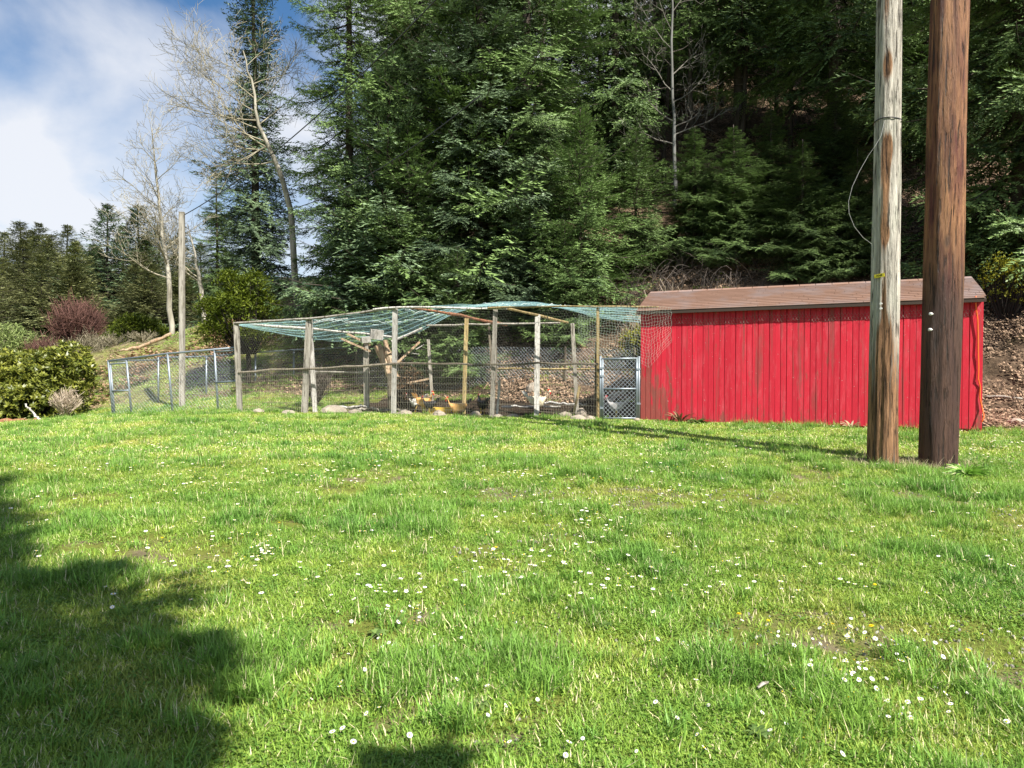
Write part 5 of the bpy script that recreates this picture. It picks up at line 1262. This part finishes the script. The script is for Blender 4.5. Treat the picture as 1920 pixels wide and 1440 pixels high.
T_clov = [leafy('clover', 55, .09, .016, M['clover'], 140 + i) for i in range(2)]
T_straw = [tuft('straw_tuft', 30, .06, .22, .004, .10, M['straw'], 150, 1.6, 0, 1.2)]
T_leaf = [leafy('leaf_litter', 50, .24, .05, M['litter'], 160 + i, .05) for i in range(3)]
T_fern = [leafy('bracken', 44, .24, .11, M['fern'], 165, .2)]

def scatter(name, pts, sources, idx, sca, rot, kind='stuff', tilt=None):
    """one object whose geometry nodes place instances of the sources on its points"""
    me = bpy.data.meshes.new(name); n = len(pts); me.vertices.add(n); me.vertices.foreach_set('co', np.asarray(pts, np.float32).ravel())
    for nm, arr, ty in (('idx', idx, 'INT'), ('sca', sca, 'FLOAT')):
        a = me.attributes.new(nm, ty, 'POINT'); a.data.foreach_set('value', np.asarray(arr, np.int32 if ty == 'INT' else np.float32))
    a = me.attributes.new('rot', 'FLOAT_VECTOR', 'POINT'); rv = np.zeros((n, 3), np.float32); rv[:, 2] = rot
    if tilt is not None: rv[:, 0] = tilt
    a.data.foreach_set('vector', rv.ravel())
    o = bpy.data.objects.new(name, me); COL.objects.link(o)
    ng = bpy.data.node_groups.new(name, 'GeometryNodeTree'); ng.interface.new_socket('Geometry', in_out='INPUT', socket_type='NodeSocketGeometry'); ng.interface.new_socket('Geometry', in_out='OUTPUT', socket_type='NodeSocketGeometry')
    n_in = ng.nodes.new('NodeGroupInput'); n_out = ng.nodes.new('NodeGroupOutput'); iop = ng.nodes.new('GeometryNodeInstanceOnPoints')
    gi = ng.nodes.new('GeometryNodeGeometryToInstance'); 
    for s_ in reversed(sources):
        oi = ng.nodes.new('GeometryNodeObjectInfo'); oi.inputs['Object'].default_value = s_; oi.inputs['As Instance'].default_value = True; ng.links.new(oi.outputs['Geometry'], gi.inputs[0])
    def na(nm, ty):
        q = ng.nodes.new('GeometryNodeInputNamedAttribute'); q.data_type = ty; q.inputs[0].default_value = nm; return q.outputs[0]
    # one Object Info per source, joined in order
    ng.nodes.remove(gi); jn = ng.nodes.new('GeometryNodeJoinGeometry')
    for s_ in [x for x in ng.nodes if x.bl_idname == 'GeometryNodeObjectInfo']: ng.links.new(s_.outputs['Geometry'], jn.inputs[0])
    ng.links.new(n_in.outputs[0], iop.inputs['Points']); ng.links.new(jn.outputs[0], iop.inputs['Instance']); iop.inputs['Pick Instance'].default_value = True
    ng.links.new(na('idx', 'INT'), iop.inputs['Instance Index']); ng.links.new(na('sca', 'FLOAT'), iop.inputs['Scale'])
    e2r = ng.nodes.new('FunctionNodeEulerToRotation'); ng.links.new(na('rot', 'FLOAT_VECTOR'), e2r.inputs[0]); ng.links.new(e2r.outputs[0], iop.inputs['Rotation'])
    ng.links.new(iop.outputs[0], n_out.inputs[0]); md = o.modifiers.new('scatter', 'NODES'); md.node_group = ng
    if kind: o['kind'] = kind
    return o
rgp = np.random.default_rng(99)
def in_view_pts(n, d0, d1, margin=.08, power=1.0):
    """points spread evenly over the lawn that the photograph and a step to its side can see"""
    d = np.sqrt(d0 * d0 + (d1 * d1 - d0 * d0) * rgp.random(n)); x = (rgp.random(n) * 2 - 1) * (.69 + margin) * (d + .6)
    return x, d
def lawn_filter(x, y):
    s, t = st(x, y); ok = (s < .12) | ((t > 7.3) & (s < 3.0)); inshed = ((x - SA.x) * su.x + (y - SA.y) * su.y > -.05) & ((x - SA.x) * su.x + (y - SA.y) * su.y < SLEN + .1) & ((x - SA.x) * sn.x + (y - SA.y) * sn.y > -.02)
    ok &= ~inshed
    for b0, rr0 in ((bl, .19), (brr, .24)): ok &= ((x - b0.x) ** 2 + (y - b0.y) ** 2) > rr0 ** 2
    return ok
def patch(x, y): return .62 * fbm(x * 1.1, y * 1.1, 41, 3) / .875 + .38 * fbm(x * 4.2, y * 4.2, 43, 2) / .75
def bare(x, y): return fbm(x * 1.25 + 7, y * 1.25, 61, 4) / .94
# near and middle lawn
x, y = in_view_pts(90000, 1.4, 9.5); ok = lawn_filter(x, y); x, y = x[ok], y[ok]
pt_ = patch(x, y); br_ = bare(x, y); keep = (rgp.random(len(x)) < np.clip((0.64 - br_) * 9, .10, 1)) & (rgp.random(len(x)) < np.clip(1.45 - y * .07, .55, 1)); x, y, pt_ = x[keep], y[keep], pt_[keep]
r_ = rgp.random(len(x)); tall_p = np.clip((pt_ - .56) * 4.5, 0.012, .8); mid_p = np.clip((pt_ - .40) * 3.0, .12, .8)
idx = np.where(r_ < tall_p, 7 + rgp.integers(0, 3, len(x)), np.where(rgp.random(len(x)) < mid_p, 4 + rgp.integers(0, 3, len(x)), rgp.integers(0, 4, len(x))))
cl = rgp.random(len(x)) < .17; idx = np.where(cl, 10 + rgp.integers(0, 2, len(x)), idx)
o = scatter('grass', np.stack([x, y, ground(x, y)], -1), T_short + T_mid + T_tall + T_clov, idx, .75 + .6 * rgp.random(len(x)), rgp.random(len(x)) * 6.283)
tag(o, 'patchy green lawn grass from the camera to the poles', 'grass')
x, y = in_view_pts(52000, 9.2, 22.5); ok = lawn_filter(x, y); x, y = x[ok], y[ok]; pt_ = patch(x, y); idx = np.where(rgp.random(len(x)) < np.clip((pt_ - .5) * 2.0, .02, .4), 3 + rgp.integers(0, 3, len(x)), rgp.integers(0, 3, len(x)))
s_now, t_now = st(x, y); keep = rgp.random(len(x)) < np.where(s_now > .3, .35, 1); x, y, idx = x[keep], y[keep], idx[keep]
o = scatter('grass', np.stack([x, y, ground(x, y)], -1), T_farm + T_tall, idx, .8 + .6 * rgp.random(len(x)), rgp.random(len(x)) * 6.283)
tag(o, 'green lawn grass from the poles back to the pen and shed', 'grass')
# grass and leaves on the bank
x = rgp.uniform(-21, -3, 16000); y = rgp.uniform(17, 34, 16000); s_, t_ = st(x, y); g_ = fbm(x * .7, y * .7, 81, 3) / .875
ok = (s_ > 2.6) & (t_ > 6.5) & (t_ < 25) & (g_ > .38) & (rgp.random(16000) < sstep(6.5, 11, t_)); x, y = x[ok], y[ok]
o = scatter('grass', np.stack([x, y, ground(x, y)], -1), T_farm, rgp.integers(0, 3, len(x)), .8 + .7 * rgp.random(len(x)), rgp.random(len(x)) * 6.283); tag(o, 'thin grass on the sunny bank behind the chain link run', 'grass')
x = rgp.uniform(-20, 18, 30000); y = rgp.uniform(13, 36, 30000); s_, t_ = st(x, y); g_ = fbm(x * .7, y * .7, 81, 3) / .875
ok = (s_ > np.where(t_ < -6.2, .5, 2.4)) & (s_ < 16) & ((t_ < -5) | (fbm(x * 1.1, y * 1.1, 33, 3) / .875 > .46)) & ((t_ > -5) | (rgp.random(30000) < .55)) & (t_ < 24) & ((t_ < 6.5) | ((g_ < .44) & (rgp.random(30000) < .14))); x, y = x[ok], y[ok]
zt__ = ground(x, y); sl = np.arctan((ground(x, y + .3) - zt__) / .3)
o = scatter('leaf_litter', np.stack([x, y, zt__], -1), T_leaf, rgp.integers(0, 3, len(x)), .5 + 1.1 * rgp.random(len(x)), 0 * x, tilt=sl); tag(o, 'brown fallen leaves covering the slope behind the shed and pen', 'fallen leaves')
x = rgp.uniform(-9, 6, 5000); y = rgp.uniform(16, 24, 5000); s_, t_ = st(x, y)
ok = (s_ > 2.2) & (s_ < 7) & (fbm(x * 1.4, y * 1.4, 71, 3) / .875 > .56); x, y = x[ok], y[ok]
o = scatter('undergrowth', np.stack([x, y, ground(x, y)], -1), [T_farm[0], T_clov[0]], rgp.integers(0, 2, len(x)), 1.0 + 1.2 * rgp.random(len(x)), rgp.random(len(x)) * 6.283); tag(o, 'green weeds and moss on the bank behind the pen', 'undergrowth')
x, y = [], []
for cx_, cy_, sx_, sy_, n_ in [(-10.2, 27.0, 1.3, .7, 46), (-9.2, 25.2, .8, .5, 26), (-13.0, 26.5, 1.2, .7, 16), (-12.6, 24.6, .8, .5, 10), (-8.4, 26.5, 1.0, .7, 26)]:
    x += list(rgp.normal(cx_, sx_, n_)); y += list(rgp.normal(cy_, sy_, n_))
x = np.array(x); y = np.array(y); o = scatter('bracken', np.stack([x, y, ground(x, y)], -1), T_fern, 0 * x, .8 + .8 * rgp.random(len(x)), rgp.random(len(x)) * 6.283); tag(o, 'rusty dead bracken patches on the sunny bank', 'bracken')
x = rgp.uniform(-21, -3, 26000); y = rgp.uniform(16.5, 32, 26000); s_, t_ = st(x, y)
ok = (s_ > 2.7) & (t_ > 6.5) & (t_ < 26) & (rgp.random(26000) < .75 * sstep(6.5, 10, t_)); x, y = x[ok], y[ok]
o = scatter('dry_grass', np.stack([x, y, ground(x, y)], -1), T_straw, 0 * x, .4 + .5 * rgp.random(len(x)), rgp.random(len(x)) * 6.283); tag(o, 'short tan dead grass on the sunny bank behind the chain link run', 'dry grass')
# straw at the foot of the poles
x = []; y = []
for b0, n_ in ((bl, 40), (brr, 40)):
    a = rgp.random(n_) * 6.283; q = rgp.uniform(.2, .45, n_); x += list(b0.x + np.cos(a) * q); y += list(b0.y + np.sin(a) * q)
x = np.array(x); y = np.array(y); ok = lawn_filter(x, y); x, y = x[ok], y[ok]
o = scatter('dry_grass', np.stack([x, y, ground(x, y)], -1), T_straw, 0 * x, .6 + .6 * rgp.random(len(x)), rgp.random(len(x)) * 6.283); tag(o, 'straw coloured dry grass around the feet of the two utility poles', 'dry grass')
# gravel in the thin turf at the lower right
x, y = in_view_pts(5200, 2.0, 8.0); ok = (bare(x, y) > .60) & (x > -.5); x, y = x[ok], y[ok]
gs = MB().add(np.zeros((0, 3)))
gsrc = [src(bpy.data.objects.new('pebble', rock_mesh(40 + i, M['gravel']))) for i in range(2)]
o = scatter('gravel', np.stack([x, y, ground(x, y) + .004], -1), gsrc, rgp.integers(0, 2, len(x)), rgp.uniform(.004, .011, len(x)), rgp.random(len(x)) * 6.283); tag(o, 'grey gravel showing through the thin turf', 'gravel')

# ------------------------------------------------------------------ flowers
def daisy_mesh(kind):
    mb = MB(); r = np.random.default_rng(4); h = .055
    mb.tube([(0, 0, 0), (.002, .001, h * .5), (0, 0, h)], [.0011, .0011, .0011], 3, mi=0, cap=False)
    if kind == 'daisy':
        n = 16; a = np.arange(n) / n * 6.283; d_ = np.stack([np.cos(a), np.sin(a), np.full(n, .12)], -1); b_ = np.stack([np.cos(a) * .003, np.sin(a) * .003, np.full(n, h)], -1)
        v, q = leaf_quads(b_, d_, np.tile((0, 0, 1.0), (n, 1)), np.full(n, .0095), np.full(n, .0042)); mb.add(v, q, mi=1)
        mb.tube([(0, 0, h - .001), (0, 0, h + .0025), (0, 0, h + .0035)], [.0034, .0032, .001], 7, mi=2)
    else:
        for ring_, (n, l_, z_) in enumerate([(18, .019, .05), (14, .014, .5), (10, .009, 1.0)]):
            a = np.arange(n) / n * 6.283 + ring_ * .2; d_ = np.stack([np.cos(a), np.sin(a), np.full(n, z_)], -1); d_ /= np.linalg.norm(d_, axis=1)[:, None]
            v, q = leaf_quads(np.tile((0, 0, h), (n, 1)), d_, np.tile((0, 0, 1.0), (n, 1)), np.full(n, l_), np.full(n, .0052)); mb.add(v, q, mi=2)
    o = mb.build(kind, [M['stemgreen'], M['petal'], M['dyellow']], link=False); me = o.data; bpy.data.objects.remove(o); return me
dm = daisy_mesh('daisy'); dd_ = daisy_mesh('dandelion')
def lawn_at(px, py):
    """where the sight line through a photograph pixel meets the lawn"""
    lo, hi = 1.5, 22.0
    for _ in range(40):
        m = (lo + hi) / 2; p = P(px, py, m)
        if p.z > gz(p.x, p.y): lo = m
        else: hi = m
    return P(px, py, (lo + hi) / 2)
rf = np.random.default_rng(17)
fl = []
for (px, py, sx_, sy_, n_) in [(370, 915, 55, 14, 40), (590, 905, 60, 16, 40), (430, 1030, 60, 22, 22), (510, 1055, 45, 22, 20), (990, 900, 60, 12, 45), (1270, 932, 40, 9, 22), (970, 1060, 55, 28, 48), (1090, 985, 50, 22, 26), (1110, 1000, 60, 30, 20), (730, 1150, 60, 25, 36), (770, 1215, 60, 25, 14), (1560, 1215, 100, 24, 60), (1610, 1250, 70, 18, 30), (1740, 1215, 60, 16, 16), (1700, 1330, 70, 26, 20), (1380, 1090, 50, 24, 20), (1170, 1110, 60, 20, 14), (1560, 1290, 40, 16, 12), (1850, 830, 45, 8, 30), (640, 1290, 60, 50, 6), (1230, 1070, 60, 30, 12), (860, 960, 80, 30, 16), (1150, 940, 60, 20, 16)]:
    for _ in range(n_):
        a, b_ = rf.normal(px, sx_), rf.normal(py, sy_)
        if b_ < 1436: fl.append((a, b_))
for _ in range(420): fl.append((rf.uniform(-20, 1940), 880 + 550 * rf.random() ** 1.3))
fl = [f for f in fl if not (f[1] > 1150 and f[0] < 560)]
pts_f = [lawn_at(a, b_) for a, b_ in fl]; pts_f = sorted([p for p in pts_f if bool(lawn_filter(np.array([p.x]), np.array([p.y]))[0])], key=lambda p: p.y)
for i, p in enumerate(pts_f[:300]):
    o = put('daisy', dm, None, (p.x, p.y, gz(p.x, p.y) - .004), (R(rf.uniform(-38, 38)), R(rf.uniform(-38, 38)), rf.uniform(0, 6)), (rf.uniform(.65, 1.15),) * 3)
    tag(o, 'white daisy on a short stem in the near half of the lawn', 'daisy', 'daisies in the near lawn')
dsrc = src(bpy.data.objects.new('daisy_source', dm))
far_f = [(p.x, p.y) for p in pts_f[300:]]
fx2 = []
for (px, py, sx_, sy_, n_) in [(700, 795, 260, 7, 220), (480, 830, 160, 16, 130), (1000, 850, 260, 24, 110), (1650, 835, 220, 10, 110), (300, 860, 160, 20, 110), (760, 862, 90, 12, 70), (1350, 805, 140, 10, 70), (600, 880, 260, 14, 110), (1850, 850, 70, 14, 70), (1400, 880, 200, 16, 50)]:
    for _ in range(n_):
        a, b_ = rf.normal(px, sx_), rf.normal(py, sy_)
        if 788 < b_ < 905 and -60 < a < 1980: p = lawn_at(a, b_); fx2.append((p.x, p.y))
far_f = np.array(far_f + fx2); ok = lawn_filter(far_f[:, 0], far_f[:, 1]); far_f = far_f[ok]; nf = len(far_f)
o = scatter('daisies', np.stack([far_f[:, 0], far_f[:, 1], ground(far_f[:, 0], far_f[:, 1])], -1), [dsrc], np.zeros(nf), .95 + .5 * rf.random(nf), rf.random(nf) * 6.28, tilt=rf.uniform(-.3, .3, nf))
tag(o, 'white daisies sprinkled over the farther half of the lawn', 'daisies')
for i, (px, py) in enumerate([(303, 1018), (521, 988), (955, 934), (966, 938), (1113, 903), (1128, 905), (1141, 909), (1032, 975), (852, 1055), (930, 1038), (808, 973), (1641, 1106), (1563, 1186), (1638, 1190), (1439, 1176), (1591, 1325), (1386, 1168), (1812, 1234), (702, 881), (778, 880)]):
    p = lawn_at(px, py); o = put('dandelion', dd_, None, (p.x, p.y, gz(p.x, p.y)), (R(rf.uniform(-15, 15)), R(rf.uniform(-15, 15)), 0), (rf.uniform(.65, .95),) * 3)
    tag(o, 'yellow dandelion flower among the lawn grass', 'dandelion', 'dandelions in the lawn')
rosette = None
for i, (px, py, lb) in enumerate([(1660, 1100, 'small rosette of broad leaves near the lone dandelion at the right'), (1130, 1180, 'small rosette of broad leaves in the lower middle of the lawn'), (705, 1195, 'small rosette of broad leaves beside the daisies at the lower middle left'), (1420, 1385, 'small rosette of broad leaves near the curled dead leaf'), (260, 905, 'small rosette of broad leaves left of the far daisies'), (1860, 1290, 'small rosette of broad leaves near the lower right corner'), (900, 1330, 'small rosette of broad leaves near the bottom middle')]):
    p = lawn_at(px, py); r7 = np.random.default_rng(300 + i); root = empty('lawn_weed', (p.x, p.y, gz(p.x, p.y) + .012)); 
    for j in range(9):
        a = j * .7 + r7.random() * .4; mb = MB(); l_ = r7.uniform(.045, .08); V = []
        for k in range(5):
            u = k / 4; w2 = .011 * math.sin(math.pi * (.1 + .85 * u)); c_, s2 = math.cos(a), math.sin(a); r8 = u * l_; z8 = .022 * math.sin(u * 2.6)
            V += [(c_ * r8 - s2 * w2, s2 * r8 + c_ * w2, z8 + .003), (c_ * r8 + s2 * w2, s2 * r8 - c_ * w2, z8)]
        mb.add(V, [(2 * k, 2 * k + 1, 2 * k + 3, 2 * k + 2) for k in range(4)], tint=r7.random()); mb.build('leaf', M['weed'], root)
    tag(root, lb, 'weed', 'broad leaved weeds in the lawn')
p = lawn_at(1430, 1300); mb = MB(); mb.tube([(-.03, -.02, .035), (0, 0, .045), (.035, .025, .04)], [.006, .009, .005], 6); tag(mb.build('dry_leaf', M['wood'], loc=(p.x, p.y, gz(p.x, p.y))), 'curled tan dead leaf lying on the near lawn', 'dead leaf')
